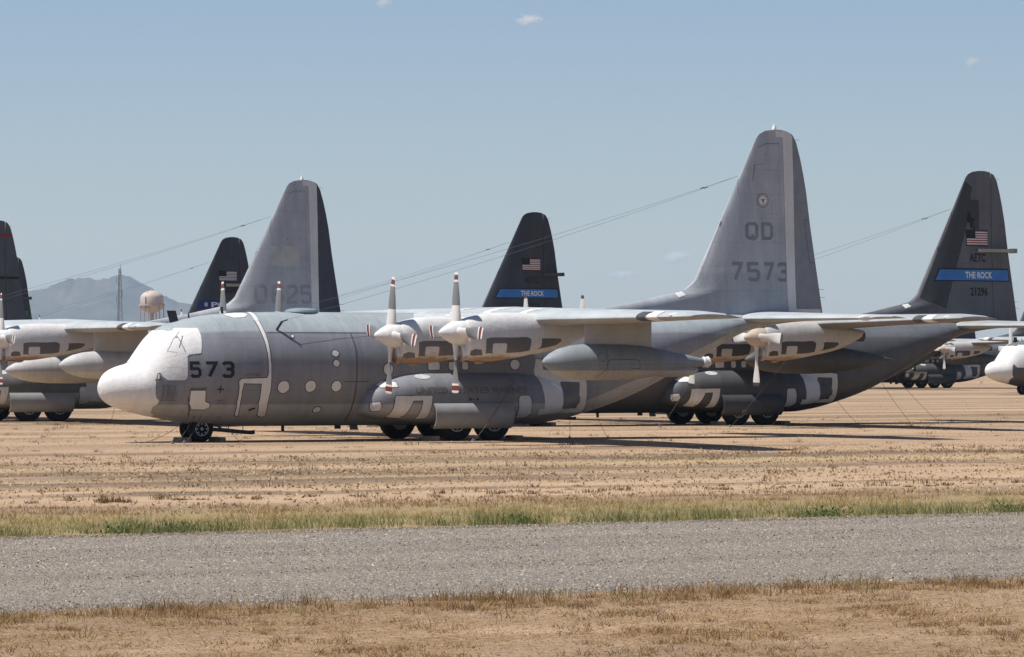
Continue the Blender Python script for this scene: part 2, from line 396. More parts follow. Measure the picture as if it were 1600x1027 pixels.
def rock_mat():
    m = NT('mountain_rock_scrub', 0.95, 0, 0.1)
    pos = m.n('ShaderNodeNewGeometry').outputs['Position']
    a = m.noise(0.004, 6, 0.65, pos); b = m.noise(0.02, 5, 0.6, pos)
    c = m.mix(m.mapr(a, 0.35, 0.65), (0.05, 0.05, 0.042), (0.13, 0.108, 0.088)); c = m.mix(m.mapr(b, 0.4, 0.7, 0, 0.5), c, (0.04, 0.045, 0.03))
    m.col(c); return m.m
M['rock'] = rock_mat()
tag(put('mountains', mesh('mountains', ridge(), True), 'rock'), kind='structure')

# ------------------------------------------------------------------ transport aircraft: shape functions
# local frame: x aft from the nose tip, y to starboard, z up from the ground
FS = [(0.0,1.95,1.91,.02,1.93,2,2),(0.03,2.10,1.74,.2,1.92,2,2),(0.10,2.25,1.59,.36,1.92,2,2),(0.23,2.43,1.45,.56,1.92,2,2),(0.45,2.58,1.31,.78,1.92,2,2),
(0.72,2.69,1.20,.98,1.92,2,2),(1.05,2.78,1.11,1.17,1.92,2,2),(1.25,2.88,1.06,1.27,1.93,2,2),(1.42,3.08,1.02,1.35,1.96,2,2),(1.60,3.33,.98,1.43,2.0,2.05,2),
(2.0,3.82,.89,1.58,2.12,2.15,2),(2.2,3.98,.85,1.65,2.18,2.2,2),(2.61,4.19,.76,1.77,2.28,2.2,2),(3.2,4.35,.66,1.89,2.4,2.1,2),(3.8,4.47,.60,1.98,2.5,2,2),
(4.5,4.55,.565,2.05,2.56,2,2),(5.5,4.605,.545,2.09,2.59,2,2),(7,4.63,.54,2.1,2.59,2,2),(12,4.63,.54,2.1,2.59,2,2.1),(17.0,4.63,.55,2.1,2.6,2,2.3),
(17.8,4.63,.66,2.1,2.62,2,2.6),(19,4.63,.97,2.08,2.72,2,3.0),(20.4,4.63,1.42,2.0,2.9,2,3.1),(21.4,4.64,1.85,1.9,3.1,2,3.1),(22.5,4.65,2.36,1.72,3.4,2,3),
(24,4.67,3.08,1.38,3.8,2,2.6),(26.2,4.68,4.02,.8,4.3,2,2.2),(28,4.62,4.32,.4,4.47,2,2),(29.3,4.56,4.42,.1,4.49,2,2)]
FF = [pchip([s[0] for s in FS], [s[i] for s in FS]) for i in range(1, 7)]
def fsec(x): return [f(x) for f in FF]
def fpt(x, th, off=0.0):
    """fuselage skin point; th = 0 at the top, +pi/2 on the port side, pi at the belly"""
    zt, zb, w, zm, nu, nl = fsec(x); c, s = math.cos(th), math.sin(th)
    n = nu if c >= 0 else nl; h = (zt - zm) if c >= 0 else (zm - zb)
    y = -math.copysign(abs(s) ** (2 / n), s) * w; z = zm + math.copysign(abs(c) ** (2 / n), c) * h
    if off:
        ny = y / max(w, .05) ** 2; nz = (z - zm) / max(h, .05) ** 2; L = math.hypot(ny, nz) or 1
        y += off * ny / L; z += off * nz / L
    return (x, y, z)
def fth(x, z):
    zt, zb, w, zm, nu, nl = fsec(x)
    if z >= zm: return math.acos(min(1, ((min(z, zt) - zm) / (zt - zm)) ** (nu / 2)))
    return math.pi - math.acos(min(1, ((zm - max(z, zb)) / (zm - zb)) ** (nl / 2)))
def frings(x0, x1, n=56):
    xs = sorted(set([round(x0, 3), round(x1, 3)] + [s[0] for s in FS if x0 < s[0] < x1] + [round(q, 3) for q in np.arange(x0, x1, 0.35 if x0 > 1 else 0.05)] + ([round(q, 3) for q in np.arange(1.2, 3.4, .07)] if x0 > 1 else [])))
    return [[fpt(x, 2 * math.pi * k / n) for k in range(n)] for x in xs]

def airfoil(t, lo, hi, n=12):
    """closed outline between chord fractions lo..hi, thickness ratio t"""
    def yt(s): return 5 * t * (.2969 * math.sqrt(s) - .126 * s - .3516 * s * s + .2843 * s**3 - .1036 * s**4) + 0.002
    def cam_(s): return 0.02 * 4 * s * (1 - s)
    ss = [lo + (hi - lo) * (0.5 - 0.5 * math.cos(math.pi * i / n)) if lo == 0 else lo + (hi - lo) * i / n for i in range(n + 1)]
    up = [(s, cam_(s) + yt(s)) for s in ss]; dn = [(s, cam_(s) - yt(s) * 0.92) for s in ss]
    return up + dn[::-1]
WSEC = [(0.0, 11.75, 4.95, 4.29, .165), (5.6, 11.75, 4.9, 4.29, .165), (10.2, 11.82, 4.2, 4.295, .15), (19.6, 12.0, 2.62, 4.31, .12), (20.05, 12.15, 2.4, 4.31, .10), (20.25, 12.5, 1.9, 4.31, .05)]
SSEC = [(0.2, 25.55, 3.95, 4.46, .10), (7.6, 26.3, 2.15, 4.43, .09), (7.95, 26.45, 1.95, 4.43, .07), (8.08, 26.75, 1.5, 4.43, .03)]
def wing_at(sec, y):
    ys = [s[0] for s in sec]; return [float(np.interp(y, ys, [s[i] for s in sec])) for i in range(1, 5)]
def panel(sec, side, y0, y1, lo, hi, drop=0.0):
    ys = sorted(set([y0, y1] + [s[0] for s in sec if y0 < s[0] < y1])); rings = []
    for y in ys:
        le, ch, z, t = wing_at(sec, y)
        rings.append([(le + ch * a, side * y, z + ch * b - drop * max(0, a - lo) * ch) for a, b in airfoil(t, lo, hi)])
    if side > 0: rings = rings[::-1]
    return loft(rings)

FLE = [(4.5, 18.2), (4.62, 18.9), (4.8, 19.8), (5.1, 21.5), (5.42, 23.0), (5.55, 23.5), (5.75, 23.76), (5.94, 23.95), (8.6, 25.28), (11.32, 26.63), (11.48, 26.76), (11.6, 27.0), (11.655, 27.35)]
FTE = [(4.5, 29.6), (4.65, 29.55), (8.0, 29.0), (9.6, 28.78), (10.6, 28.55), (11.19, 28.38), (11.47, 28.22), (11.6, 28.0), (11.655, 27.7)]
HT = [(4.5, .46), (5.5, .36), (8, .25), (11.2, .13), (11.5, .08), (11.655, .015)]
def it(tab, z): return float(np.interp(z, [a for a, b in tab], [b for a, b in tab]))
def fin_half(x, z):
    le, te, h = it(FLE, z), it(FTE, z), it(HT, z)
    d = max(0, x - le); lead = min(1, (d / 1.1) ** .42) * min(1, max(.22, (x - 18.5) / 6.5)) ** .8
    tail = min(1, max(0, (te - x) / 2.6)) ** .8
    return max(.012, h * lead * max(tail, .04))
FZ = [4.5, 4.62, 4.7, 4.8, 4.95, 5.1, 5.25, 5.42, 5.55, 5.65, 5.75, 5.94, 6.5, 7.2, 8, 8.6, 9.3, 10, 10.6, 11.0, 11.19, 11.32, 11.42, 11.48, 11.55, 11.6, 11.64, 11.655]
HX = 28.02
def fin_sheet(a, b):
    rings = []
    for z in FZ:
        x0, x1 = a(z), b(z); n = 16
        ss = [0.5 - 0.5 * math.cos(math.pi * i / n) for i in range(n + 1)]
        xs = [x0 + (x1 - x0) * s for s in ss]
        rings.append([(x, -fin_half(x, z), z) for x in xs] + [(x, fin_half(x, z), z) for x in xs[::-1]])
    return loft(rings)
def fin_main(): return fin_sheet(lambda z: it(FLE, z), lambda z: max(it(FLE, z) + .1, min(HX, it(FTE, z) - .02)))
def fin_rudder():
    v, f = [], []; rings = []
    for z in [4.68] + [q for q in FZ if 4.68 < q < 11.56]:
        x0, x1 = HX + .025, it(FTE, z); xs = [x0 + (x1 - x0) * i / 6 for i in range(7)]
        rings.append([(x, -fin_half(x, z), z) for x in xs] + [(x, fin_half(x, z), z) for x in xs[::-1]])
    return loft(rings)

NS = [(9.28, 4.30, 2.97, .50), (9.34, 4.33, 2.93, .54), (9.6, 4.40, 2.88, .585), (10.2, 4.50, 2.86, .63), (11, 4.53, 2.95, .65), (12, 4.51, 3.12, .62), (13, 4.40, 3.33, .50), (13.8, 4.25, 3.65, .34), (14.4, 4.15, 3.95, .18)]
def nacelle_vf(yc, dz):
    rings = []; fs = [pchip([s[0] for s in NS], [s[i] for s in NS]) for i in (1, 2, 3)]
    for x in [9.28, 9.31, 9.36] + list(np.arange(9.5, 14.41, .3)):
        zt, zb, w = (q(x) for q in fs); zc = (zt + zb) / 2 - .08; ring = []
        for k in range(32):
            t = 2 * math.pi * k / 32; c, s = math.cos(t), math.sin(t); n = 2.5
            h = (zt - zc) if c > 0 else (zc - zb)
            ring.append((x, yc - math.copysign(abs(s) ** (2 / n), s) * w, zc + dz + math.copysign(abs(c) ** (2 / n), c) * h))
        rings.append(ring)
    return loft(rings)
def body_rev(x0, x1, prof, yc, zc, n=24):
    L = x1 - x0
    return lathe([(x0 + L * s, max(r, .004)) for s, r in prof], 'x', n, (0, yc, zc))
POD = [(0, .01), (.006, .07), (.02, .16), (.05, .30), (.10, .45), (.17, .56), (.25, .61), (.34, .62), (.5, .61), (.62, .55), (.75, .42), (.86, .29), (.94, .19), (.97, .15), (1, .13)]
TANK = [(0, .01), (.006, .07), (.02, .17), (.05, .30), (.10, .44), (.17, .54), (.27, .60), (.40, .61), (.55, .585), (.7, .47), (.82, .32), (.92, .16), (.98, .05), (1, .01)]
SP = [(9.34,1.58,1.10,1.86),(9.37,1.70,1.02,2.02),(9.46,1.84,.96,2.20),(9.7,2.06,.88,2.42),(10.2,2.30,.80,2.62),(11,2.47,.72,2.75),(12,2.54,.62,2.79),(14.9,2.54,.62,2.79),(15.8,2.50,.66,2.68),(16.6,2.36,.80,2.46),(17.4,2.15,.98,2.20),(18.1,1.9,1.25,1.95)]
def sponson_vf(side):
    fs = [pchip([s[0] for s in SP], [s[i] for s in SP]) for i in (1, 2, 3)]; rings = []
    for x in [9.34, 9.355, 9.37, 9.41, 9.46, 9.55] + list(np.arange(9.7, 18.01, .2)) + [18.1]:
        zt, zb, o = (q(x) for q in fs); zc, h, w = (zt + zb) / 2 - .1, 0, o - 1.2; ring = []
        for k in range(24):
            t = math.pi * k / 23; c, s = math.cos(t), math.sin(t)
            hh = (zt - zc) if c > 0 else (zc - zb)
            ring.append((x, side * (1.2 + abs(s) ** (2 / 2.6) * w), zc + math.copysign(abs(c) ** (2 / 2.6), c) * hh))
        rings.append(ring if side < 0 else ring[::-1])
    return loft(rings)
def gear_door_vf(side):
    rings = []
    for x in (11.68, 11.72, 13.2, 14.74, 14.80):
        out, inn = [], []
        for k in range(11):
            t = -0.95 + 2.15 * k / 10      # arc from top hinge to the lower lip
            y, z = 2.62 + .52 * math.cos(t), .93 - .52 * math.sin(t)
            out.append((x, side * y, z)); inn.append((x, side * (2.62 + .48 * math.cos(t)), .93 - .48 * math.sin(t)))
        rings.append(out + inn[::-1])
    if side > 0: rings = rings[::-1]
    return loft(rings)
def wheel_vf(r, w):
    return lathe([(-w/2, r*.50), (-w/2, r*.72), (-w*.46, r*.86), (-w*.34, r*.955), (-w*.16, r*.995), (0, r), (w*.16, r*.995), (w*.34, r*.955), (w*.46, r*.86), (w/2, r*.72), (w/2, r*.50)], 'y', 32)
def rim_vf(r, w):
    d = w * .5
    a = lathe([(-d - .012, r*.02), (-d - .012, r*.10), (-d + .02, r*.14), (-d + .045, r*.24), (-d + .015, r*.30), (-d + .03, r*.42), (-d - .015, r*.46), (-d - .012, r*.505), (-d + .03, r*.52), (d - .03, r*.52), (d + .012, r*.505), (d, r*.1), (d, r*.02)], 'y', 28)
    bolts = [lathe([(-d - .01, .03), (-d + .02, .03)], 'y', 6, (r*.36*math.sin(k*math.pi/4), 0, r*.36*math.cos(k*math.pi/4))) for k in range(8)]
    return join(a, *bolts)
def blade_vf():
    rings = []
    for r, ch, tw, th in ((.30, .36, -56, .24), (.42, .42, -57, .22), (.60, .40, -60, .17), (.9, .36, -66, .11), (1.2, .39, -76, .075), (1.5, .43, -88, .055), (1.8, .44, -97, .04), (1.98, .42, -100, .03), (2.04, .36, -100, .02), (2.055, .27, -100, .012)):
        a = R(tw); ring = []
        for k in range(12):
            t = 2 * math.pi * k / 12; u, w = .5 * ch * math.cos(t), .5 * th * math.sin(t)
            ring.append((u * math.cos(a) - w * math.sin(a), u * math.sin(a) + w * math.cos(a), r))
        rings.append(ring)
    return loft(rings)
def spinner_vf():
    return lathe([(-.64, .015), (-.62, .06), (-.56, .12), (-.42, .22), (-.25, .32), (-.05, .41), (.12, .455), (.27, .47), (.28, .40)], 'x', 28)

# ------------------------------------------------------------------ decals that hug a surface
def poly_tris(polys, cx=None, cz=None):
    """polygons in a plane -> triangles, cut along grid lines so they can follow a curved skin"""
    bm = bmesh.new()
    for p in polys:
        n = len(p)
        r = delaunay_2d_cdt([Vector(q) for q in p], [(i, (i + 1) % n) for i in range(n)], [], 1, 1e-5)
        vs = [bm.verts.new((q.x, 0, q.y)) for q in r[0]]
        for f in r[2]:
            try: bm.faces.new([vs[i] for i in f])
            except ValueError: pass
    bmesh.ops.delete(bm, geom=[v for v in bm.verts if not v.link_faces], context='VERTS')
    for step, axis in ((cx, 0), (cz, 2)):
        if not step or not bm.verts: continue
        lo = min(v.co[axis] for v in bm.verts); hi = max(v.co[axis] for v in bm.verts)
        k = math.floor(lo / step) + 1
        while k * step < hi:
            co = Vector((0, 0, 0)); co[axis] = k * step; no = Vector((0, 0, 0)); no[axis] = 1
            bmesh.ops.bisect_plane(bm, geom=bm.verts[:] + bm.edges[:] + bm.faces[:], plane_co=co, plane_no=no, dist=1e-5); k += 1
    bmesh.ops.triangulate(bm, faces=bm.faces[:])
    bm.verts.index_update()
    V = [(v.co.x, v.co.z) for v in bm.verts]; F = [tuple(v.index for v in f.verts) for f in bm.faces]
    bm.free(); return V, F
def dens(p, step=.15, closed=True):
    o = []
    for i in range(len(p) if closed else len(p) - 1):
        a, b = p[i], p[(i + 1) % len(p)]; n = max(1, int(math.hypot(a[0] - b[0], a[1] - b[1]) / step))
        o += [(a[0] + (b[0] - a[0]) * k / n, a[1] + (b[1] - a[1]) * k / n) for k in range(n)]
    return o
def area(p): return .5 * sum(p[i][0] * p[(i + 1) % len(p)][1] - p[(i + 1) % len(p)][0] * p[i][1] for i in range(len(p)))
def grow(p, d):
    if area(p) < 0: p = p[::-1]
    o = []; n = len(p)
    for i in range(n):
        a, b, c = p[i - 1], p[i], p[(i + 1) % n]
        d1 = Vector((b[0] - a[0], b[1] - a[1])).normalized(); d2 = Vector((c[0] - b[0], c[1] - b[1])).normalized()
        nn = Vector((d1.y, -d1.x)) + Vector((d2.y, -d2.x)); L = nn.length or 1
        nn = nn / L * min(1.5, 2 / L); o.append((b[0] + nn.x * d, b[1] + nn.y * d))
    return o
def rough(p, amp=.018):
    rr = random.Random(int(abs(p[0][0]) * 1000)); q = dens(p, .12)
    return [(a + rr.uniform(-amp, amp), b + rr.uniform(-amp, amp)) for a, b in q]
def fus_decal(p, off, is_theta=False):
    p = p if is_theta else [(x, fth(x, z)) for x, z in dens(p)]
    V, F = poly_tris([p], .3 if p[0][0] > 3.4 else .07, .06)
    return [fpt(a, b, off) for a, b in V], F
class Ray:
    def __init__(s, vf, y0): s.t = BVHTree.FromPolygons([Vector(q) for q in vf[0]], vf[1]); s.y0 = y0
    def __call__(s, x, z, off):
        h = s.t.ray_cast(Vector((x, s.y0, z)), Vector((0, 1, 0)))
        if h[0] is None:
            h = s.t.find_nearest(Vector((x, s.y0 * .0 + (h[0].y if h[0] else s.y0 + .6), z)))
        n = h[1]; n = -n if n.y > 0 else n
        q = h[0] + n * off; return (q.x, q.y, q.z)
def ray_decal(polys, ray, off, cx=.25, cz=.12):
    V, F = poly_tris(polys, cx, cz)
    return [ray(a, b, off) for a, b in V], F
def strip(pts, w, closed=False):
    """mitred stroke -> quads"""
    P = [Vector(p) for p in pts]; n = len(P); L, Rr = [], []
    for i in range(n):
        a = P[i - 1] if (i > 0 or closed) else None; c = P[(i + 1) % n] if (i < n - 1 or closed) else None
        d1 = (P[i] - a).normalized() if a is not None else None; d2 = (c - P[i]).normalized() if c is not None else None
        if d1 is None: d1 = d2
        if d2 is None: d2 = d1
        m = Vector((-d1.y, d1.x)) + Vector((-d2.y, d2.x)); k = m.length / 2; m = m.normalized() / max(k, .45)
        L.append(P[i] + m * w / 2); Rr.append(P[i] - m * w / 2)
    out = []
    for i in range(n if closed else n - 1):
        j = (i + 1) % n; out.append([tuple(Rr[i]), tuple(Rr[j]), tuple(L[j]), tuple(L[i])])
    return out
G = {'5': [([(4,6),(0,6),(0,3.4),(3.2,3.4),(4,2.7),(4,.8),(3.2,0),(.8,0),(0,.8)],0)], '7': [([(0,6),(4,6),(1.3,0)],0)],
 '3': [([(0,5.2),(.8,6),(3.2,6),(4,5.2),(4,3.9),(3.3,3.15),(4,2.4),(4,.8),(3.2,0),(.8,0),(0,.8)],0),([(1.4,3.15),(3.0,3.15)],0)],
 '6': [([(4,5.2),(3.2,6),(.8,6),(0,5.2),(0,.8),(.8,0),(3.2,0),(4,.8),(4,2.4),(3.2,3.2),(.5,3.2)],0)],
 '2': [([(0,5.2),(.8,6),(3.2,6),(4,5.2),(4,3.9),(0,1.0),(0,0),(4,0)],0)],
 '0': [([(.8,0),(3.2,0),(4,.8),(4,5.2),(3.2,6),(.8,6),(0,5.2),(0,.8)],1)], 'Q': [([(.8,0),(3.2,0),(4,.8),(4,5.2),(3.2,6),(.8,6),(0,5.2),(0,.8)],1),([(2.1,1.4),(3.1,-.9)],0)],
 'D': [([(0,0),(3,0),(4,1),(4,5),(3,6),(0,6)],1)]}
def glyph(ch, x0, x1, z0, z1, wt=1.3):
    """list of strokes, each a list of quads, in the given box (outer edges)"""
    out = []; sx, sz = (x1 - x0) / (4 + wt), (z1 - z0) / (6 + wt)
    for pts, cl in G[ch]:
        out.append([[(x0 + (a + wt/2) * sx, z0 + (b + wt/2) * sz) for a, b in q] for q in strip(pts, wt, cl)])
    return out
def text_polys(s, x0, x1, z0, z1, font_scale=1.0):
    cu = bpy.data.curves.new('lettering', 'FONT'); cu.body = s; cu.size = 1; cu.resolution_u = 3; cu.offset = 0.028
    ob = bpy.data.objects.new('lettering', cu); me = bpy.data.meshes.new_from_object(ob)
    co = [v.co.copy() for v in me.vertices]; polys = [[tuple(co[i][:2]) for i in p.vertices] for p in me.polygons]
    bpy.data.objects.remove(ob); bpy.data.curves.remove(cu); bpy.data.meshes.remove(me)
    lx, hx = min(c.x for c in co), max(c.x for c in co); lz, hz = min(c.y for c in co), max(c.y for c in co)
    return [[(x0 + (a - lx) / (hx - lx) * (x1 - x0), z0 + (b - lz) / (hz - lz) * (z1 - z0)) for a, b in p] for p in polys]
def rect(x0, x1, z0, z1, sk=0.0): return [(x0, z0), (x1, z0), (x1 + sk, z1), (x0 + sk, z1)]
def ellp(cx, cz, rx, rz, n=18): return [(cx + rx * math.cos(2*math.pi*k/n), cz + rz * math.sin(2*math.pi*k/n)) for k in range(n)]
def rrect(x0, x1, z0, z1, r=.05):
    o = []
    for cx, cz, a0 in ((x1-r, z1-r, 0), (x0+r, z1-r, 90), (x0+r, z0+r, 180), (x1-r, z0+r, 270)):
        o += [(cx + r*math.cos(R(a0+a)), cz + r*math.sin(R(a0+a))) for a in (0, 30, 60, 90)]
    return o

PATCH = {
'coat':[(2.3,3.91),(2.42,3.93),(2.55,4.03),(3.29,4.03),(3.29,3.74),(3.2,3.3),(3.15,3.14),(2.74,3.09),(2.67,3.03),(2.63,2.27),(2.54,2.2),(1.96,2.2),(1.82,2.32),(1.75,2.46),(1.66,2.44),(1.6,2.24),(1.58,1.94),(1.59,1.72),(1.65,1.58),(1.75,1.5),(1.76,1.39),(1.63,1.28),(1.66,1.14),(1.8,0.94)],
'door':[(4.65,0.96),(4.56,1.44),(4.54,1.93),(4.5,2.15),(4.58,2.25),(5.55,2.27),(5.6,2.4),(5.6,2.81),(5.59,3.25),(5.55,3.64),(5.51,3.97),(5.48,4.3),(5.63,4.3),(5.64,3.99),(5.67,3.64),(5.68,3.25),(5.69,2.81),(5.71,2.15),(5.72,1.82),(5.71,1.38),(5.82,0.93),(5.7,0.89),(5.51,0.96),(5.39,1.38),(5.38,1.71),(5.36,2.07),(4.68,2.09),(4.65,1.82),(4.68,1.38),(4.78,0.93)],
'win_sq':[(2.78,1.83),(3.3,1.83),(3.38,1.44),(3.55,1.38),(3.59,1.25),(3.43,1.17),(2.96,1.18),(2.83,1.39)],
'rear':[(16.19,2.94),(16.41,2.91),(16.48,2.56),(18.24,2.25),(18.45,1.0),(16.1,0.92),(16.1,1.13),(16.35,1.12),(16.3,1.57),(16.16,2.27),(16.09,2.5)],
'rear_door':[(17.2,2.12),(17.98,2.10),(18.08,1.15),(17.23,1.13)],
'S1':[(10.3,1.62),(11.68,1.63),(11.66,1.39),(11.6,0.82),(11.23,0.80),(11.32,1.45),(10.94,1.45),(10.69,0.83),(10.16,0.88),(10.23,1.14)],
'S2':[(9.48,1.38),(9.77,1.41),(9.82,1.26),(9.78,1.1),(9.55,1.09),(9.47,1.2)],
'S5':[(15.15,1.5),(15.22,1.61),(15.6,1.62),(15.68,1.5),(15.76,.95),(15.6,.84),(15.2,.80)],
'S3':[(9.81,2.02),(10.0,2.13),(10.2,2.16),(10.42,2.1),(10.42,1.94),(9.88,1.92)]}
ROUND = [(6.21,1.955,.22,.215),(7.25,1.98,.2,.2),(8.255,1.98,.185,.19),(8.21,3.14,.13,.11),(8.22,2.79,.12,.12),(7.72,1.14,.145,.10),(6.67,3.75,.055,.05)]
ROUND2 = [(10.25,2.575,.18,.215),(15.325,2.74,.185,.18)]
SQW = [(11.83,12.29,2.55,2.83),(12.66,12.9,2.55,2.83),(13.19,13.43,2.56,2.83)]

# ------------------------------------------------------------------ aircraft builder
def flat(p): return p if area(p) > 0 else p[::-1]
def aircraft(label, loc, psi, liv, fin_fn, patches='full', tanks=False, pods=False, wires=True, group='stored transport aircraft'):
    x0, y0 = loc[:2]
    A = thing('transport_aircraft', label, 'aircraft', group, (x0, y0, loc[2] if len(loc) > 2 else 0), R(psi))
    L = liv
    fus = put('fuselage', cached('fuselage', lambda: loft(frings(1.15, 29.3), False)), L['fus'], A)
    put('radome', cached('radome', lambda: loft(frings(0.0, 1.15), False)), L['radome'], A)
    # wings, flaps, ailerons
    for s in (-1, 1):
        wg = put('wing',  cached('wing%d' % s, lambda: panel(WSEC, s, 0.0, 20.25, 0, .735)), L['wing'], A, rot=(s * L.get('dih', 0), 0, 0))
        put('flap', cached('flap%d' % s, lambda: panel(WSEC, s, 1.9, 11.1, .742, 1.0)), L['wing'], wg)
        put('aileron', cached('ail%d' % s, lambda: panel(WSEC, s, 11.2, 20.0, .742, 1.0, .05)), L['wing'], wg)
        put('tip_light_cover', cached('tipcov%d' % s, lambda: lathe([(-.30, .01), (-.25, .06), (-.1, .095), (.1, .095), (.22, .05), (.26, .01)], 'x', 12, (12.32, s * 19.75, 4.35))), 'white', wg)
        put('leading_edge_patch', cached('lep%d' % s, lambda: panel([(a, b - .012, c, d + .004, e * 1.12) for a, b, c, d, e in WSEC], s, 18.35, 19.0, 0, .12)), 'white', wg)
        put('leading_edge_boot', cached('leb%d' % s, lambda: panel([(a, b - .010, c, d + .004, e * 1.12) for a, b, c, d, e in WSEC], s, 17.6, 18.2, 0, .10)), 'dgrey', wg)
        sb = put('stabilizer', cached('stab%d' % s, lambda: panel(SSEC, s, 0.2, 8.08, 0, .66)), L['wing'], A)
        put('elevator', cached('elev%d' % s, lambda: panel(SSEC, s, 0.75, 7.9, .67, 1.0)), L['wing'], sb)
        put('tip_cover', cached('stc%d' % s, lambda: lathe([(-.30, .01), (-.26, .06), (-.1, .10), (.1, .10), (.24, .06), (.28, .01)], 'x', 12, (26.62, s * 7.95, 4.43))), 'white', sb)
    fin = put('vertical_fin', cached('fin', fin_main), L['fin'], A)
    rud = put('rudder', cached('rudder', fin_rudder), L['rud'], A)
    if L['name'] in 'ab': put('fin_beacon', cached('beacon', lambda: lathe([(0, .09), (.1, .08), (.17, .03), (.22, .02), (.24, .005)], 'z', 10, (27.42, 0, 11.65))), 'white', fin)
    for z in (5.3, 5.6, 11.3): put('static_wick', cached('wick%.1f' % z, lambda: tube([(it(FTE, z) - .02, 0, z), (it(FTE, z) + .22, 0, z - .015)], .007, 4)), 'ant', rud)
    # engines and propellers
    for i, (yc, dz, hz, spin) in enumerate(((-4.93, -.08, 3.77, 5.4), (-10.13, 0, 3.84, 1.0), (4.93, -.08, 3.77, 2.0), (10.13, 0, 3.84, -3.0))):
        nv = lambda: nacelle_vf(yc, dz)
        nc = put('nacelle', cached('nac%d' % i, nv), L['nac'], A)
        put('intake_lip', cached('ilip%d' % i, lambda: lathe([(9.20, .235), (9.17, .26), (9.19, .30), (9.30, .32), (9.32, .24), (9.27, .232)], 'x', 20, (0, yc, 3.16 + dz))), L['nac'], nc)
        put('intake_shade_disc', cached('iop%d' % i, lambda: lathe([(9.225, .005), (9.23, .238)], 'x', 20, (0, yc, 3.16 + dz))), 'recess_shade', nc)  # flat near-black disc, its colour standing for the shade inside the intake
        put('oil_drain_scoop', cached('ods%d' % i, lambda: lathe([(9.66, .01), (9.68, .06), (9.75, .09), (9.95, .08), (10.05, .02)], 'x', 12, (0, yc - .12, 2.86 + dz))), L['nac'], nc)
        put('exhaust', cached('exh%d' % i, lambda: join(lathe([(13.55, .22), (14.35, .24), (14.36, .225), (14.1, .2)], 'x', 16, (0, yc, 3.92 + dz)))), 'dgrey', nc)
        pr = put('propeller', cached('hub', lambda: lathe([(-.1, .30), (.28, .30)], 'x', 16)), 'ant', A, (xp_, yc, hz))
        put('spinner', cached('spinner', spinner_vf), L['spin'], pr)
        for k in range(4):
            put('blade', cached('blade', blade_vf), L.get('blade', 'blade'), pr, (0, 0, 0), (R(90 * k + spin), 0, 0))
    # refuelling pods / fuel tanks
    for s in (-1, 1):
        if pods:
            zp = 2.84 if liv['name'] == 'a' else 2.66
            pd = put('refuelling_pod', cached('pod%d%s' % (s, liv['name']), lambda: body_rev(10.75, 16.95, POD, s * 13.2, zp)), L['pod'], A)
            put('pylon', cached('pyl%d%s' % (s, liv['name']), lambda: loft([[(x, s * 13.2 + y, z) for x, y in ((12.36, 0), (12.5, -.09), (13.3, -.13), (14.6, -.10), (14.92, -.02), (14.92, .02), (14.6, .10), (13.3, .13), (12.5, .09))] for z in (zp + .45, 4.24)])), 'pylon', pd)
            put('drogue_wrap', cached('drg%d%s' % (s, liv['name']), lambda: lathe([(16.9, .15), (16.96, .19), (17.05, .17), (17.12, .20), (17.2, .13), (17.24, .02)], 'x', 14, (0, s * 13.2, zp))), 'white', pd)
            put('hose_fairing', cached('hf%d%s' % (s, liv['name']), lambda: lathe([(14.2, .01), (14.6, .16), (15.4, .26), (16.2, .25), (16.6, .16), (16.75, .02)], 'x', 14, (0, s * 13.2, zp - .26))), L['pod'], pd)
        if tanks:
            zt_ = 2.9 if liv['name'] != 'b' else 2.42
            tk = put('fuel_tank', cached('tank%d%s' % (s, liv['name']), lambda: body_rev(10.03, 17.7, TANK, s * 7.53, zt_)), L['pod'], A)
            put('pylon', cached('tpyl%d%s' % (s, liv['name']), lambda: loft([[(x, s * 7.53 + y, z) for x, y in ((12.2, 0), (12.5, -.09), (13.3, -.13), (14.6, -.10), (15.0, 0), (14.6, .10), (13.3, .13), (12.5, .09))] for z in (zt_ + .5, 4.1)])), L['pod'], tk)
    # undercarriage
    for s in (-1, 1):
        put('sponson', cached('spon%d' % s, lambda: sponson_vf(s)), L['fus'], A)
        put('gear_door', sharp(cached('gd%d' % s, lambda: gear_door_vf(s))), L['door'], A)
        for x in (12.72, 14.22):
            w = put('main_wheel', cached('mtyre', lambda: wheel_vf(.70, .52)), 'tyre', A, (x, s * 2.40, .665))
            put('wheel_rim', cached('mrim', lambda: rim_vf(.66, .52)), 'rim', w, (0, 0, 0), (0, 0, 0 if s < 0 else math.pi))
        put('gear_strut', cached('mstrut%d' % s, lambda: join(tube([(12.72, s * 2.05, .66), (12.72, s * 2.05, 1.3)], .11, 10), tube([(14.22, s * 2.05, .66), (14.22, s * 2.05, 1.3)], .11, 10), tube([(12.72, s * 1.95, .66), (14.22, s * 1.95, .66)], .09, 8))), 'strut', A)
        w = put('nose_wheel', cached('ntyre', lambda: wheel_vf(.475, .30)), 'tyre', A, (3.70, s * .38, .465))
        put('wheel_rim', cached('nrim', lambda: rim_vf(.50, .30)), 'rim', w, (0, 0, 0), (0, 0, 0 if s < 0 else math.pi))
    put('nose_strut', cached('nstrut', lambda: join(tube([(3.70, 0, .46), (3.55, 0, 1.3)], .09, 10), tube([(3.70, -.36, .465), (3.70, .36, .465)], .07, 8))), 'strut', A)
    nd = put('nose_gear_door', cached('ngd', lambda: loft([[(x, y, z + t) for y, t in ((-w, -.085), (w, -.085), (w, .05), (-w, .05))] for x, z, w in ((4.15, .46, .26), (4.6, .44, .30), (5.3, .37, .26), (5.8, .33, .14), (5.95, .35, .04))])), 'ant', A)
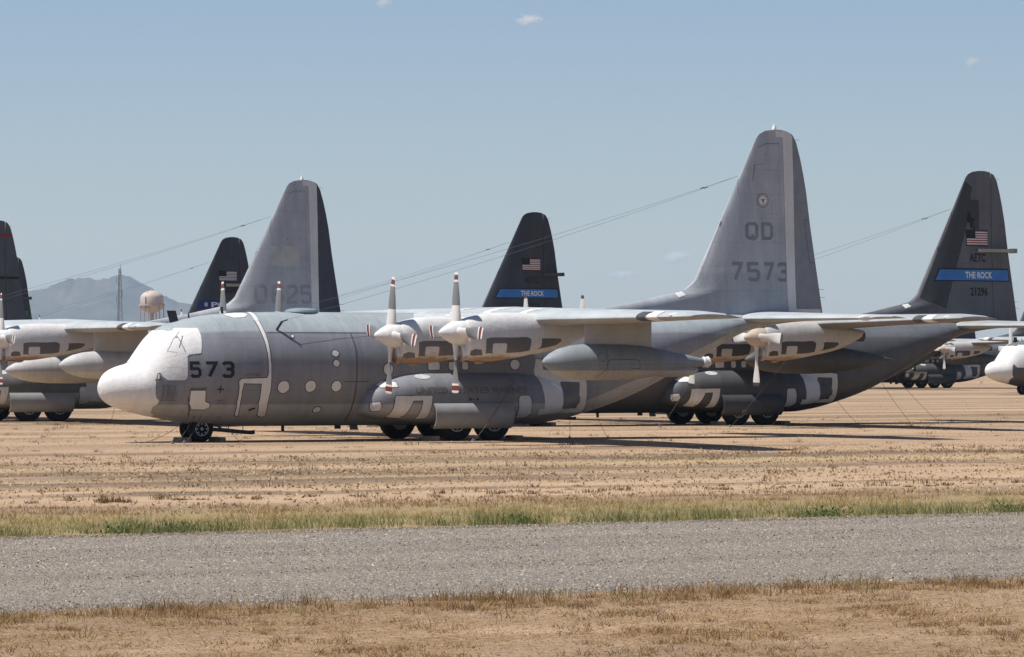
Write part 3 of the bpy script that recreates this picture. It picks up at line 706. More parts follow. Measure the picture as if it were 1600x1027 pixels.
    put('hanger_rod', cached('ngr', lambda: join(tube([(4.95, 0, .42), (4.95, 0, .62)], .016, 5), tube([(5.5, 0, .38), (5.5, 0, .62)], .016, 5), tube([(4.3, -.1, .62), (4.6, -.12, .50)], .04, 6))), 'strut', nd)
    # aerials
    put('blade_antenna', cached('bant', lambda: loft([[(x + k, y, z) for x, y in ((2.70, 0), (2.85, -.035), (3.05, 0), (2.85, .035))] for z, k in ((4.18, 0), (4.66, -.13))])), 'ant', A)
    put('whip_antenna', cached('want', lambda: tube([(3.42, 0, 4.38), (3.40, 0, 4.56)], .03, 6)), 'ant', A)
    put('whip_antenna', cached('want2', lambda: tube([(4.7, 0, 4.55), (4.68, 0, 4.80)], .05, 6)), 'ant', A)
    put('antenna_dome', cached('dome', lambda: lathe([(-.05, .55), (.02, .60), (.08, .57), (.13, .42), (.155, .2), (.16, .01)], 'z', 24, (7.78, 0, 4.62))), L.get('dome', 'dome'), A)
    put('belly_antenna', cached('bel1', lambda: box(7.0, 7.10, -.03, .03, .36, .56)), 'ant', A)
    put('belly_antenna', cached('bel2', lambda: box(9.1, 9.32, -.04, .04, .42, .56)), 'ant', A)
    put('belly_antenna', cached('bel3', lambda: loft([[(x + k, y, z) for x, y in ((9.65, 0), (9.8, -.04), (9.98, 0), (9.8, .04))] for z, k in ((.38, .06), (.72, -.03))])), 'antl', A)
    if wires:
        for s in (-1, 1):
            pts = [Vector((25.82, 0, 9.86)).lerp(Vector((6.42, s * 1.78, 4.33)), t) - Vector((0, 0, .75 * t * (1 - t))) for t in [k / 14 for k in range(15)]]
            put('antenna_wire', cached('hfw%d' % s, lambda: join(tube(pts, .005, 4), tube([pts[1], pts[1].lerp(pts[2], .10)], .022, 5))), 'wire', A)
            put('wire_mast', cached('hfm%d' % s, lambda: join(tube([(6.15, s * 1.53, 3.98), (6.28, s * 1.70, 4.27)], .045, 6), tube([(6.28, s * 1.70, 4.27), (6.46, s * 1.79, 4.34)], .03, 6))), 'ant', A)
    fin_fn(A, fin, rud)
    if patches: coatings(A, fus, L, patches)
    return A
xp_ = 9.03

def two(name, key, vf, mat, par, border=True, poly=None, mk=None, o0=.006, o1=.012, g=.028):
    """a coating patch and, below it, the dark sealant edge around it"""
    if border: put('sealant_edge', cached(key + '_e', lambda: mk(grow(poly, g), o0)), 'seal', par)
    return put(name, cached(key, lambda: mk(poly, o1)), mat, par)

def coatings(A, fus, L, mode):
    wm = L.get('patch', 'white'); fd = lambda p, off: fus_decal(flat(p), off)
    # nose coating: one sheet from the port edge over the windscreen to the starboard edge
    side = [(x, fth(x, z)) for x, z in dens(PATCH['coat'], .12, False)]
    if L['radome'] == 'white':
        half = [(1.14, 0.0), (1.6, 0.0), (2.12, 0.0)] + side + [(1.86, 2.75), (1.88, math.pi), (1.5, math.pi), (1.14, math.pi)]
        for s in (1, -1):
            put('nose_coating', cached('coat%d' % s, lambda: fus_decal([(a, s * b) for a, b in (half if s > 0 else half[::-1])], .012, True)), 'white', fus)
    def fp(name, key, poly, mat=wm, border=True, **k): return two(name, key, None, mat, fus, border, rough(poly, .006), fd, **k)
    if mode == 'nose': return
    if mode == 'full':
        fp('door_coating', 'p_door', PATCH['door'])
        strap = [(5.60, 0.0), (5.75, 0.0)] + [(5.63, fth(5.63, 4.3))] + [(5.48, fth(5.48, 4.3))]
        put('strap_coating', cached('p_strap', lambda: fus_decal(strap[::-1], .012, True)), wm, fus)
        fp('window_coating', 'p_winsq', PATCH['win_sq'])
        for i, (x, z, rx, rz) in enumerate(ROUND): fp('window_coating', 'p_r%d' % i, ellp(x, z, rx, rz))
    for i, (x, z, rx, rz) in enumerate(ROUND2): fp('window_coating', 'p_rr%d' % i, ellp(x, z, rx, rz))
    for i, (a, b, c, d) in enumerate(SQW): fp('window_coating', 'p_s%d' % i, rrect(a, b, c, d, .06))
    # rear door surround: runs from the tail of the sponson on to the body side
    ur = Ray(join(sponson_vf(-1), loft(frings(1.15, 29.3), False)), -6); ud = lambda p, off: ray_decal([dens(flat(p), .1)], ur, off, .15, .08)
    put('door_coating', cached('p_rear', lambda: ud(rough(PATCH['rear'], .008), .012)), wm, A)
    put('door_panel', cached('p_reard', lambda: ud(PATCH['rear_door'], .020)), 'grey' if mode == 'full' else L['fin_dark'], A)
    # sponson
    sr = Ray(sponson_vf(-1), -6); sd_ = lambda p, off: ray_decal([dens(flat(p), .1)], sr, off)
    for nm in ('S1', 'S2', 'S3', 'S5'): two('sponson_coating', 'p_' + nm, None, wm, A, True, rough(PATCH[nm], .008), sd_)
    put('landing_light', cached('p_ll', lambda: sd_(ellp(11.48, 2.30, .29, .085, 16), .014)), 'rim', A)
    # nacelle panels left bare in the coating
    g = L['panel']
    n1 = Ray(nacelle_vf(-10.13, 0), -14); n2 = Ray(nacelle_vf(-4.93, -.08), -8)
    for tag_, ray, dx, dz in (('o', n1, 0, 0), ('i', n2, -.05, -.1)):
        mk = lambda p, off: ray_decal([dens(flat([(x + dx, z + dz) for x, z in p]), .12)], ray, off, .2, .08)
        for j, p in enumerate(([(9.89,3.63),(10.06,3.67),(11.45,3.69),(11.59,3.62),(11.58,3.24),(11.23,3.18),(9.89,3.13)], [(12.01,3.65),(12.77,3.64),(12.81,3.56),(12.6,3.42),(11.87,3.28),(12.0,3.36)], [(9.36,3.22),(9.49,3.29),(9.73,3.26),(9.79,3.08),(9.36,3.06)])):
            put('bare_panel', cached('np%s%d' % (tag_, j), lambda: mk(rough(p, .008), .008)), g, A)
        put('panel_coating', cached('nq%s' % tag_, lambda: mk(rrect(10.13, 10.66, 3.15, 3.48, .06), .014)), L['nac'], A)

# ------------------------------------------------------------------ fin markings
FR = None
def fin_ray():
    global FR
    if FR is None:
        a, b = fin_main(), fin_rudder(); FR = Ray(join(a, b), -3)
    return FR
def fdec(par, name, key, polys, mat, off=.006, cx=.5, cz=.5):
    return put(name, cached(key, lambda: ray_decal(polys, fin_ray(), off, cx, cz)), mat, par)
def block(par, name, key, chars, boxes, mat, off=.007, wt=1.3):
    for i, (ch, (x0, x1, z0, z1)) in enumerate(zip(chars, boxes)):
        for j, st in enumerate(glyph(ch, x0, x1, z0, z1, wt)): fdec(par, name, '%s%d_%d' % (key, i, j), st, mat, off + .003 * j)
STRIPE = [(27.45,11.64),(27.9,11.62),(28.0,11.55),(28.0,9.0),(28.0,4.66),(27.6,4.66),(27.56,8.99),(27.55,11.37),(27.42,11.36)]
def stripe(par, key):
    p = [(27.45,11.62),(27.95,11.60),(28.13,11.5),(28.2,11.42),(28.23,9.0),(28.25,4.84),(29.42,4.85),(29.46,4.70),(27.87,4.68),(27.83,7.0),(27.81,8.99),(27.76,11.37),(27.48,11.36)]
    fdec(par, 'stripe_coating', 'fstripe', [rough(flat(p), .006)], 'fin_white', .010, .2, .3)
def fin_bend(par): fdec(par, 'fillet_coating', 'fbend', [flat([(23.04,5.40),(23.34,5.47),(23.45,5.34),(23.13,5.24)])], 'white', .012, .1, .05)
def fin_a(A, fin, rud):
    stripe(fin, 'a'); fin_bend(fin)
    block(fin, 'lettering', 'fqd', 'QD', ((26.01,26.58,7.45,8.12),(26.72,27.26,7.45,8.12)), 'fghost')
    block(fin, 'lettering', 'f7573', '7573', ((25.33,25.87,5.87,6.61),(26.05,26.61,5.87,6.61),(26.75,27.26,5.87,6.61),(27.38,27.93,5.87,6.61)), 'fghost')
    for i, (rx, rz, c) in enumerate(((.27,.27,'black'),(.252,.252,'beige'),(.183,.183,'dgrey'),(.172,.172,'stencil_white'))):
        fdec(fin, 'emblem', 'seal%d' % i, [ellp(26.81, 8.95, rx, rz, 24)], c, .007 + .003 * i)
    for k in range(12):
        a = 2 * math.pi * k / 12 + .2
        fdec(fin, 'emblem', 'sealt%d' % k, [ellp(26.81 + .216 * math.cos(a), 8.95 + .216 * math.sin(a), .017, .017, 6)], 'dgrey', .0175)
    fdec(fin, 'emblem', 'seale', [[(26.70,9.03),(26.80,8.98),(26.83,9.02),(26.84,8.98),(26.93,9.04),(26.85,8.94),(26.83,8.88),(26.79,8.88),(26.77,8.95)]], 'brown', .020)
    fdec(fin, 'emblem', 'sealg', [ellp(26.80, 8.92, .03, .045, 8)], 'gold', .023); fdec(fin, 'emblem', 'sealr', [ellp(26.83, 8.85, .022, .035, 8)], 'maroon', .023)
    for i, x in enumerate((26.85, 27.05, 27.25, 27.42)): fdec(fin, 'rivet_row', 'frv%d' % i, [ellp(x, 8.45, .018, .025, 6)], 'ghost', .006)
    for i, p in enumerate(([(26.5,11.13),(27.6,11.13),(27.6,11.11),(26.5,11.11)], [(26.52,10.3),(26.9,10.34),(26.9,10.33),(26.52,10.29)], [(26.5,10.3),(26.52,10.3),(26.42,9.7),(26.4,9.7)])):
        fdec(fin, 'panel_seam', 'fsm%d' % i, [flat(p)], 'ghost', .006)
    fdec(rud, 'trim_tab_seam', 'ftab', [flat(q) for q in ([(28.72,8.25),(28.74,8.25),(28.95,6.6),(28.93,6.6)], [(28.93,6.62),(29.2,6.62),(29.2,6.60),(28.93,6.60)], [(28.72,8.25),(28.92,8.25),(28.92,8.23),(28.72,8.23)])], 'ghost', .006)
def fin_b(A, fin, rud):
    stripe(fin, 'b')
    block(fin, 'lettering', 'f0625', '0625', ((24.85,25.5,5.6,6.55),(25.72,26.35,5.6,6.55),(26.5,27.12,5.6,6.55),(27.25,27.85,5.6,6.55)), 'bghost')
    fdec(fin, 'paint_block', 'fbb', [rect(25.7, 27.2, 7.45, 8.4)], 'beige', .006)
    fdec(fin, 'lettering', 'fbp', text_polys('PILL', 26.0, 27.0, 7.75, 8.1), 'bghost', .010) if False else None
    for i, x in enumerate((26.6, 26.95, 27.3, 27.6)): fdec(fin, 'rivet_row', 'brv%d' % i, [ellp(x, 8.75, .02, .03, 6)], 'ghost', .006)
    fdec(fin, 'panel_seam', 'bsm', [rect(26.5, 27.6, 11.1, 11.12)], 'ghost', .006)
def flag(par, key, x0, x1, z0, z1, stripe_c):
    fdec(par, 'flag', key + 'b', [rect(x0 - .04, x1 + .02, z0 - .03, z1 + .04)], 'black', .006)
    h = (z1 - z0) / 13
    for k in range(13): fdec(par, 'flag', key + 's%d' % k, [rect(x0, x1, z0 + k * h, z0 + (k + 1) * h - .002)], stripe_c if k % 2 == 0 else 'stencil_white', .010)
    fdec(par, 'flag', key + 'c', [rect(x0 - .01, x0 + (x1 - x0) * .42, z0 + 6 * h, z1 + .01)], 'black', .015)
def batten(par, key, x0, x1, z0, z1, mat):
    put('rudder_clamp', cached(key, lambda: box(x0, x1, -.42, -.36, z0, z1)), mat, par)
    put('rudder_clamp', cached(key + 'e', lambda: box(x1 - .12, x1 + .06, -.42, .42, z0 - .03, z1 + .03)), mat, par)
def fin_rock(num, seed):
    def fn(A, fin, rud):
        k = 'rk' + num
        fdec(fin, 'tail_band', k + 'e', [[(24.72,6.52),(29.08,6.52),(28.99,7.12),(25.02,7.12)]], 'black', .018, .12, .2)
        fdec(fin, 'tail_band', k + 'b', [[(24.80,6.57),(29.02,6.57),(28.95,7.06),(25.06,7.06)]], 'blue', .024, .12, .2)
        fdec(fin, 'lettering', k + 't', text_polys('THE ROCK', 26.4, 28.0, 6.66, 6.97), 'stencil_white', .032, .12)
        fdec(fin, 'lettering', k + 'a', text_polys('AETC', 26.68, 27.65, 7.42, 7.82), 'black', .008)
        fdec(fin, 'lettering', k + 'n', text_polys(num, 26.68, 27.72, 5.85, 6.25), 'black', .008)
        flag(fin, k + 'f', 26.55, 27.78, 8.18, 8.88, 'red' if seed else 'maroon')
        batten(rud, 'bat%d' % seed, 27.1 if seed else 27.9, 29.2, 7.88, 8.03, 'batten' if seed else 'dgrey')
        if seed:
            fdec(fin, 'paint_block', k + 'p', [[(24.0,5.75),(25.3,5.25),(26.6,9.2),(26.95,10.9),(26.6,11.15),(25.45,8.7)]], 'd_fin2', .012, .12, .2)
            fdec(fin, 'paint_block', k + 'q', [rect(26.75, 27.3, 8.95, 10.3)], 'd_fin2', .018)
            fdec(fin, 'emblem', k + 'r', [[(26.65,9.7),(26.75,9.75),(26.85,9.5),(27.05,9.4),(26.95,9.2),(27.05,8.92),(26.95,8.92),(26.85,9.15),(26.8,8.95),(26.75,9.2),(26.6,9.3)]], 'black', .024)
            fin_bend(fin)
    return fn
def fin_pope(A, fin, rud):
    fdec(fin, 'tail_band', 'pob', [[(24.6,6.5),(27.0,6.5),(27.0,7.1),(24.95,7.1)]], 'dblue', .006, .3, .2)
    fdec(fin, 'tail_band', 'pog', [[(27.0,6.5),(29.0,6.5),(28.9,7.1),(27.0,7.1)]], 'green', .006, .3, .2)
    fdec(fin, 'lettering', 'pot', text_polys('POPE', 25.75, 28.1, 6.6, 6.98), 'stencil_white', .012, .2)
    fdec(fin, 'emblem', 'poe', [ellp(25.35, 6.8, .14, .17, 12)], 'beige', .012)
    fdec(fin, 'lettering', 'poa', text_polys('AMC', 26.9, 28.0, 7.6, 8.1), 'black', .008)
    flag(fin, 'pof', 26.4, 27.8, 8.5, 9.2, 'dgrey'); batten(rud, 'batp', 26.9, 29.0, 8.1, 8.3, 'batten')
def fin_red(A, fin, rud):
    fdec(rud, 'tail_band', 'frb', [rect(28.06, 28.5, 10.62, 10.8)], 'red', .008); fdec(fin, 'tail_band', 'frf', [rect(26.45, 27.98, 10.62, 10.8)], 'red', .008)
    fdec(rud, 'tail_band', 'frd', [rect(28.06, 28.95, 7.95, 8.12)], 'black', .008); fdec(fin, 'tail_band', 'fre', [rect(25.2, 27.98, 7.95, 8.12)], 'black', .008)
def fin_green(A, fin, rud):
    fdec(rud, 'tail_band', 'fgb', [rect(28.06, 28.95, 6.5, 7.15)], 'black', .006)
    for k in range(3): fdec(rud, 'tail_band', 'fgs%d' % k, [rect(28.15 + k * .27, 28.36 + k * .27, 6.6, 7.05)], 'green', .010)
    batten(rud, 'batg', 28.1, 29.05, 8.0, 8.2, 'dgrey')
def fin_none(A, fin, rud): pass

LA = dict(name='a', fus='a_fus', radome='white', wing='a_wing', fin='a_fin', rud='a_rud', nac='nac', spin='white', pod='a_pod', door='door', panel='grey', fin_dark='grey')
LB = dict(name='b', fus='b_fus', radome='white', wing='a_wing', fin='b_fin', rud='b_rud', nac='nac', spin='white', pod='b_pod', door='door', panel='grey', fin_dark='grey')
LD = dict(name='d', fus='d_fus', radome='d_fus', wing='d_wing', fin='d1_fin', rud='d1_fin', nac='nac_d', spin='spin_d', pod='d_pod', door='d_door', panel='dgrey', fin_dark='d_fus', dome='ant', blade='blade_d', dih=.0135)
LC = dict(LD, fin='d_fin', rud='d_fin'); LF = dict(LD, fin='f_fin', rud='f_fin'); LJ = dict(LD, radome='white')

a1 = aircraft('blue-grey transport aircraft numbered 573 with white nose, nearest to the gravel road', (-14.53, 151.7), 26.7, LA, fin_a, 'full', pods=True)
a2 = aircraft('pale grey transport aircraft cut by the left frame edge, fin faintly numbered 0625', (-35.30, 199.2), 24.0, LB, fin_b, 'rear', tanks=True, pods=True)
a3 = aircraft('charcoal transport aircraft right behind the nearest one, blue fin band and number 21296', (-2.42, 187.0), 28.5, LD, fin_rock('21296', 1), 'rear', tanks=True)
a4 = aircraft('black-grey transport aircraft with fin number 21816 rising above the nearest wing', (-23.2, 244.3), 26.7, LC, fin_rock('21816', 0), None, tanks=True)
a5 = aircraft('black-grey transport aircraft whose fin carries a blue-green band and white lettering', (-44.64, 297.25), 26.7, LC, fin_pope, None)
a6 = aircraft('slate transport aircraft at the left frame edge, fin with thin red line near its top', (-57.0, 259.5), 26.7, LF, fin_red, None)
a7 = aircraft('dark transport aircraft far left, narrow fin showing a small green marking', (-67.3, 356.7), 26.7, LC, fin_green, None, wires=False)
a8 = aircraft('distant dark transport aircraft with propeller and white-framed doors, under the far right tailplane', (29.17, 421.9), 26.6, LD, fin_none, 'rear', tanks=True, wires=False)
a9 = aircraft('far transport aircraft showing only its white nose at the right frame edge', (38.26, 348.1), 26.7, LJ, fin_none, 'nose', wires=False)
a10 = aircraft('distant dark transport aircraft mostly hidden, only its tail showing below the 21296 tailplane', (19.3, 411.6), 26.7, LC, fin_none, None, wires=False)

# markings that only the nearest aircraft carries
def marks_573(A):
    fus = [c for c in A.children if c.name.startswith('fuselage')][0]
    fd = lambda p, off: fus_decal(flat(p), off)
    for ch, x0, x1 in (('5', 2.72, 3.12), ('7', 3.23, 3.71), ('3', 3.84, 4.31)):
        for j, st in enumerate(glyph(ch, x0, x1, 2.28, 2.86, 1.4)):
            vs, fs = join(*[fus_decal(flat(q), .008 + .004 * j) for q in st]); put('lettering', mesh('n573', (vs, fs)), 'black', fus)
    for k, p in enumerate((rect(3.82, 3.87, 1.75, 2.0), rect(3.72, 3.818, 1.855, 1.905), rect(3.872, 3.97, 1.855, 1.905))): put('marking', mesh('cross', fd(p, .008)), 'ant', fus)
    def ftext(s, x0, x1, z0, z1, mat): put('lettering', mesh('txt', (lambda t: ([fpt(x, fth(x, z), .008) for x, z in t[0]], t[1]))(poly_tris(text_polys(s, x0, x1, z0, z1), .3, .1))), mat, fus)
    ftext('AR260007', 2.74, 3.36, 1.85, 1.94, 'ghost')
    rr = random.Random(3); quads = []
    for k in range(8):
        z = 1.98 - k * .072; x = 1.80
        for w in (.10, .17, .05, .05):
            w *= rr.uniform(.8, 1.25)
            n = max(2, int(w / .028))
            for i in range(n): quads.append(rect(x + i * w / n, x + (i + .72) * w / n, z, z + .04))
            x += w + .035
    for z, x0, x1 in ((2.40, 4.80, 5.25), (2.34, 4.72, 5.36), (1.47, 3.80, 4.05), (1.38, 3.82, 4.10)):
        n = int((x1 - x0) / .03)
        for i in range(n):
            if rr.random() < .85: quads.append(rect(x0 + i * .03, x0 + i * .03 + .02, z, z + .035))
    put('stencil_lines', mesh('stencil', join(*[fd(q, .008) for q in quads])), 'ghost', fus)['kind'] = 'stuff'
    put('marking', mesh('redm', fd(rect(1.56, 1.71, 2.19, 2.225), .018)), 'red', fus)
    put('marking', mesh('orm', fd([(2.70, 1.64), (2.80, 1.66), (2.80, 1.5), (2.77, 1.62)], .010)), 'orange', fus)
    put('pitot_cover', mesh('pit', tube([fpt(1.68, fth(1.68, 2.24), .02), fpt(1.70, fth(1.70, 2.40), .05)], .032, 8)), 'stencil_white', fus)
    put('drain_line', mesh('drl', join(*[fd(q, .012) for q in ([(2.70, 1.60), (2.74, 1.60), (3.02, .92), (2.98, .92)],)])), 'ghost', fus)
    sm = [(8.97,3.86),(9.03,3.31),(9.02,2.14),(9.04,1.42),(9.08,0.74)]
    put('body_seam', mesh('seam', join(*[fd(q, .007) for q in strip(sm, .05)])), 'ghost', fus)
    put('body_seam', mesh('seam2', fd(rect(8.53, 9.51, 2.125, 2.155), .011)), 'ghost', fus)
    put('body_seam', mesh('seam3', fd(rect(5.72, 11.6, 3.865, 3.89), .007)), 'ghost', fus)
    put('door_handle', mesh('dh', join(tube([fpt(5.09, fth(5.09, 1.14), .03), fpt(5.2, fth(5.2, 1.2), .04)], .025, 6), tube([fpt(5.2, fth(5.2, 1.2), .04), fpt(5.3, fth(5.3, 1.22), .03)], .025, 6))), 'black', fus)
    # windscreen panel edge and the crossed tape on the side window
    for k, (p, w) in enumerate((([(2.33, 3.62), (2.62, 3.9)], .014), ([(2.05, 3.2), (2.33, 3.62)], .010), ([(2.05, 3.2), (2.35, 3.17)], .010))):
        put('tape_edge', mesh('tape', join(*[fd(q, .018) for q in strip(p, w)])), 'antl', fus)
    put('tape_mark', mesh('tapex', join(*[fd(q, .020 + .004 * i) for i, st in enumerate((strip([(2.42, 3.68), (2.49, 3.72), (2.55, 3.45), (2.62, 3.18)], .022), strip([(2.66, 3.75), (2.44, 3.34)], .018))) for q in st])), 'ghost', fus)
    ridges = ([(2.62, 3.12), (2.62, 3.5), (2.66, 3.98)], [(2.35, 3.16), (2.8, 3.13), (3.16, 3.16)], [(2.36, 3.18), (2.36, 3.6), (2.40, 3.9)], [(1.95, 3.0), (2.2, 3.02), (2.36, 3.1)], [(2.95, 3.15), (2.98, 3.6), (2.98, 4.0)], [(1.75, 2.62), (2.2, 2.66), (2.64, 2.62)], [(1.45, 2.5), (1.5, 2.1), (1.48, 1.6), (1.5, 1.2)], [(2.05, 3.25), (2.2, 3.45), (2.33, 3.62)])
    for rp_ in ridges:
        pts = []
        for (xa, za), (xb, zb) in zip(rp_, rp_[1:]):
            for k in range(5): t = k / 4; x = xa + (xb - xa) * t; z = za + (zb - za) * t; pts.append(fpt(x, fth(x, z), .010))
        put('coating_ridge', mesh('ridge', tube(pts[::1], .0055, 6)), 'white', fus)
    for k, rp_ in enumerate(([(1.62, 0.05), (1.72, .45), (1.8, .8), (1.92, 1.05)], [(1.9, .02), (1.95, .3), (2.02, .55), (2.1, .8)])):
        put('coating_ridge', mesh('ridge', tube([fpt(a, b, .011) for a, b in rp_], .006, 6)), 'white', fus)
    put('top_hatch_coating', mesh('hatch', fus_decal([(4.55, .25), (4.75, .12), (5.1, .08), (5.38, .15), (5.42, .3), (5.2, .42), (4.8, .42)], .012, True)), 'white', fus)
    # lettering on the sponson
    sr = Ray(sponson_vf(-1), -6)
    for s, x0, x1 in (('UNITED', 11.05, 12.3), ('STATES', 12.65, 13.95), ('MARINES', 14.1, 15.45)):
        put('lettering', mesh('usm', ray_decal(text_polys(s, x0, x1, 1.70, 1.94), sr, .012)), 'ghost2', A)
    put('lettering', mesh('usm2', ray_decal(text_polys('5-1', 13.1, 13.5, 1.45, 1.54), sr, .012)), 'black', A)
    # pod details
    pd = [c for c in A.children if c.name.startswith('refuelling_pod')][0]
    pr_ = Ray(body_rev(10.75, 16.95, POD, -13.2, 2.84), -16)
    put('access_hatch_seam', mesh('podh', ray_decal([q for q in strip(dens([(12.9, 2.62), (12.95, 2.88), (13.05, 2.93), (14.05, 2.93), (14.15, 2.88), (14.2, 2.62)], .1)[:-8], .022)], pr_, .006)), 'ghost', pd)
    put('filler_cap', mesh('podc', ray_decal(strip(ellp(12.72, 3.0, .15, .14, 12), .016, True), pr_, .006)), 'ghost', pd)
    put('pod_nose_seam', mesh('pods', ray_decal(strip([(12.75, 3.40), (12.95, 3.25), (12.9, 2.6), (12.6, 2.3)], .02), pr_, .006)), 'ghost', pd)
    # white walkway bands on the wing roots
    for i, (y0, y1) in enumerate(((6.1, 6.6), (8.9, 9.4), (3.4, 3.8))):
        v, f = [], []
        for y in (y0, y1):
            for k in range(9):
                s = .02 + .5 * k / 8; le, ch, z, t = wing_at(WSEC, y)
                yt = 5 * t * (.2969 * math.sqrt(s) - .126 * s - .3516 * s * s + .2843 * s**3 - .1036 * s**4) + .002 + .08 * s * (1 - s)
                v.append((le + ch * s, -y, z + ch * yt + .008))
        f = [(k, k + 1, k + 10, k + 9) for k in range(8)]
        put('walkway_band', mesh('band', (v, f)), 'white', A)
marks_573(a1)
def marks_b(A):
    fus = [c for c in A.children if c.name.startswith('fuselage')][0]
    put('rear_coating', mesh('brc', ray_decal([dens(flat([(15.5, .95), (18.3, 1.0), (18.9, 1.7), (18.3, 2.95), (15.5, 2.95)]), .1)], Ray(join(sponson_vf(-1), loft(frings(1.15, 29.3), False)), -6), .028, .15, .08)), 'fin_white', A)
    sr = Ray(sponson_vf(-1), -6)
    put('dark_panel', mesh('bdp', ray_decal([dens(rect(10.6, 15.5, 1.35, 2.25), .2)], sr, .008)), 'grey', A)
    put('window_coating', mesh('bdw', ray_decal([ellp(14.95, 1.9, .13, .13, 12)], sr, .016)), 'white', A)
    put('lettering', mesh('bst', ray_decal(text_polys('STATES', 12.4, 13.35, 1.74, 1.98), sr, .014)), 'ghost', A)
    put('lettering', mesh('bst2', ray_decal(text_polys('MARINES', 13.5, 14.7, 1.74, 1.98), sr, .014)), 'ghost', A)
marks_b(a2)

# ------------------------------------------------------------------ chocks and tie-downs
def chock(A, x, y, lx, ly, h, label, rz=0.0):
    w = A.matrix_world if False else Matrix.Translation(A.location) @ Matrix.Rotation(A.rotation_euler.z, 4, 'Z')
    p = w @ Vector((x, y, 0))
    v, f = box(-lx/2, lx/2, -ly/2, ly/2, 0, h)
    v = [(a + (.03 if c > 0 else 0) * (1 if a < 0 else -1), b, c) for a, b, c in v]
    o = put('timber_chock', mesh('timber_chock', (v, f), False), 'wood', None, (p.x, p.y, 0), (0, 0, A.rotation_euler.z + rz))
    tag(o, label, 'chock', 'timber chocks at the wheels'); return o
for A, nm in ((a1, 'the nearest, white-nosed aircraft'), (a3, 'the charcoal aircraft behind')):
    chock(A, 3.02, -.35, .34, .95, .17, 'timber block ahead of the nose wheels of %s' % nm)
    chock(A, 4.36, -.35, .30, .95, .17, 'timber block behind the nose wheels of %s' % nm)
    chock(A, 15.15, -2.4, .36, .8, .18, 'timber block behind the rear main wheel of %s' % nm)
    chock(A, 11.80, -2.4, .36, .8, .18, 'timber block ahead of the front main wheel of %s' % nm)
chock(a4, 3.0, -.3, .34, .9, .2, 'dark block on the dirt under the white nose, far behind it')
def cable(A, p0, g, label, ring=None, sag=.12):
    w = Matrix.Translation(A.location) @ Matrix.Rotation(A.rotation_euler.z, 4, 'Z')
    a = w @ Vector(p0); b = w @ Vector((g[0], g[1], -.02))
    t = thing('tie_down_cable', label, 'cable', 'tie-down cables', (b.x, b.y, 0))
    pts = [a.lerp(b, k / 10) - Vector((0, 0, sag * 4 * (k / 10) * (1 - k / 10))) - Vector((b.x, b.y, 0)) for k in range(11)]
    put('cable', mesh('cable', tube(pts, .008, 5)), 'cable', t)
    put('anchor', mesh('anchor', join(lathe([(-.02, .05), (.05, .05), (.06, .01)], 'z', 8), tube([(-.06, 0, .02), (0, 0, .12), (.06, 0, .02)], .015, 5))), 'strut', t)
    if ring:
        c = pts[int(ring * 10)]; put('shackle_ring', mesh('ring', tube([c + Vector((.09 * math.cos(q), .03, .09 * math.sin(q) - .05)) for q in [k * math.pi / 6 for k in range(13)]], .018, 5)), 'cable', t)
cable(a1, (17.6, -2.09, 2.3), (18.4, -.5), 'thin cable from the rear side of the 573 aircraft down to the dirt')
cable(a1, (18.1, -2.08, 2.2), (19.8, -.9), 'slanting cable just behind the rear door of the 573 aircraft')
cable(a1, (15.0, -2.75, 2.2), (12.9, -3.6), 'cable crossing the gear door of the 573 aircraft')
cable(a1, (3.55, -1.0, 1.1), (2.3, -2.3), 'cable from the nose of the 573 aircraft to the dirt ahead of its wheels')
cable(a1, (4.0, -1.3, .9), (4.5, -2.2), 'short cable beside the nose wheel of the 573 aircraft', sag=.03)
cable(a1, (3.2, -.9, 1.0), (.9, -1.2), 'slack wire from the white nose to the dirt well ahead of its wheels', sag=.22)
cable(a1, (3.3, -.9, 1.0), (1.6, -2.9), 'thin slack wire crossing others under the white nose', sag=.15)
cable(a3, (12.2, -8.8, 3.9), (9.6, -7.0), 'cable with a shackle ring ahead of the wheels of the 21296 aircraft', .82)
cable(a3, (10.3, -2.5, 2.0), (7.3, -5.0), 'long pale cable slanting past the front of the 21296 sponson')
cable(a3, (17.5, -2.0, 2.0), (18.8, -3.0), 'cable behind the rear door of the 21296 aircraft')
cable(a3, (20.5, -1.7, 2.4), (22.0, -2.5), 'cable under the upswept tail of the 21296 aircraft')
cable(a3, (21.2, -1.7, 2.6), (23.5, -2.6), 'rearmost cable under the tail of the 21296 aircraft')
cable(a2, (17.4, -2.05, 1.9), (16.5, -3.4), 'cable behind the gear door of the pale aircraft at left')
cable(a8, (13.5, -12.5, 3.9), (10.0, -14.5), 'cable with ring standing in the open dirt at right, before the distant aircraft', .8)
cable(a8, (12.2, -16.0, 4.1), (13.0, -18.5), 'vertical cable in the open dirt at right, nearest the frame edge', .5, .02)

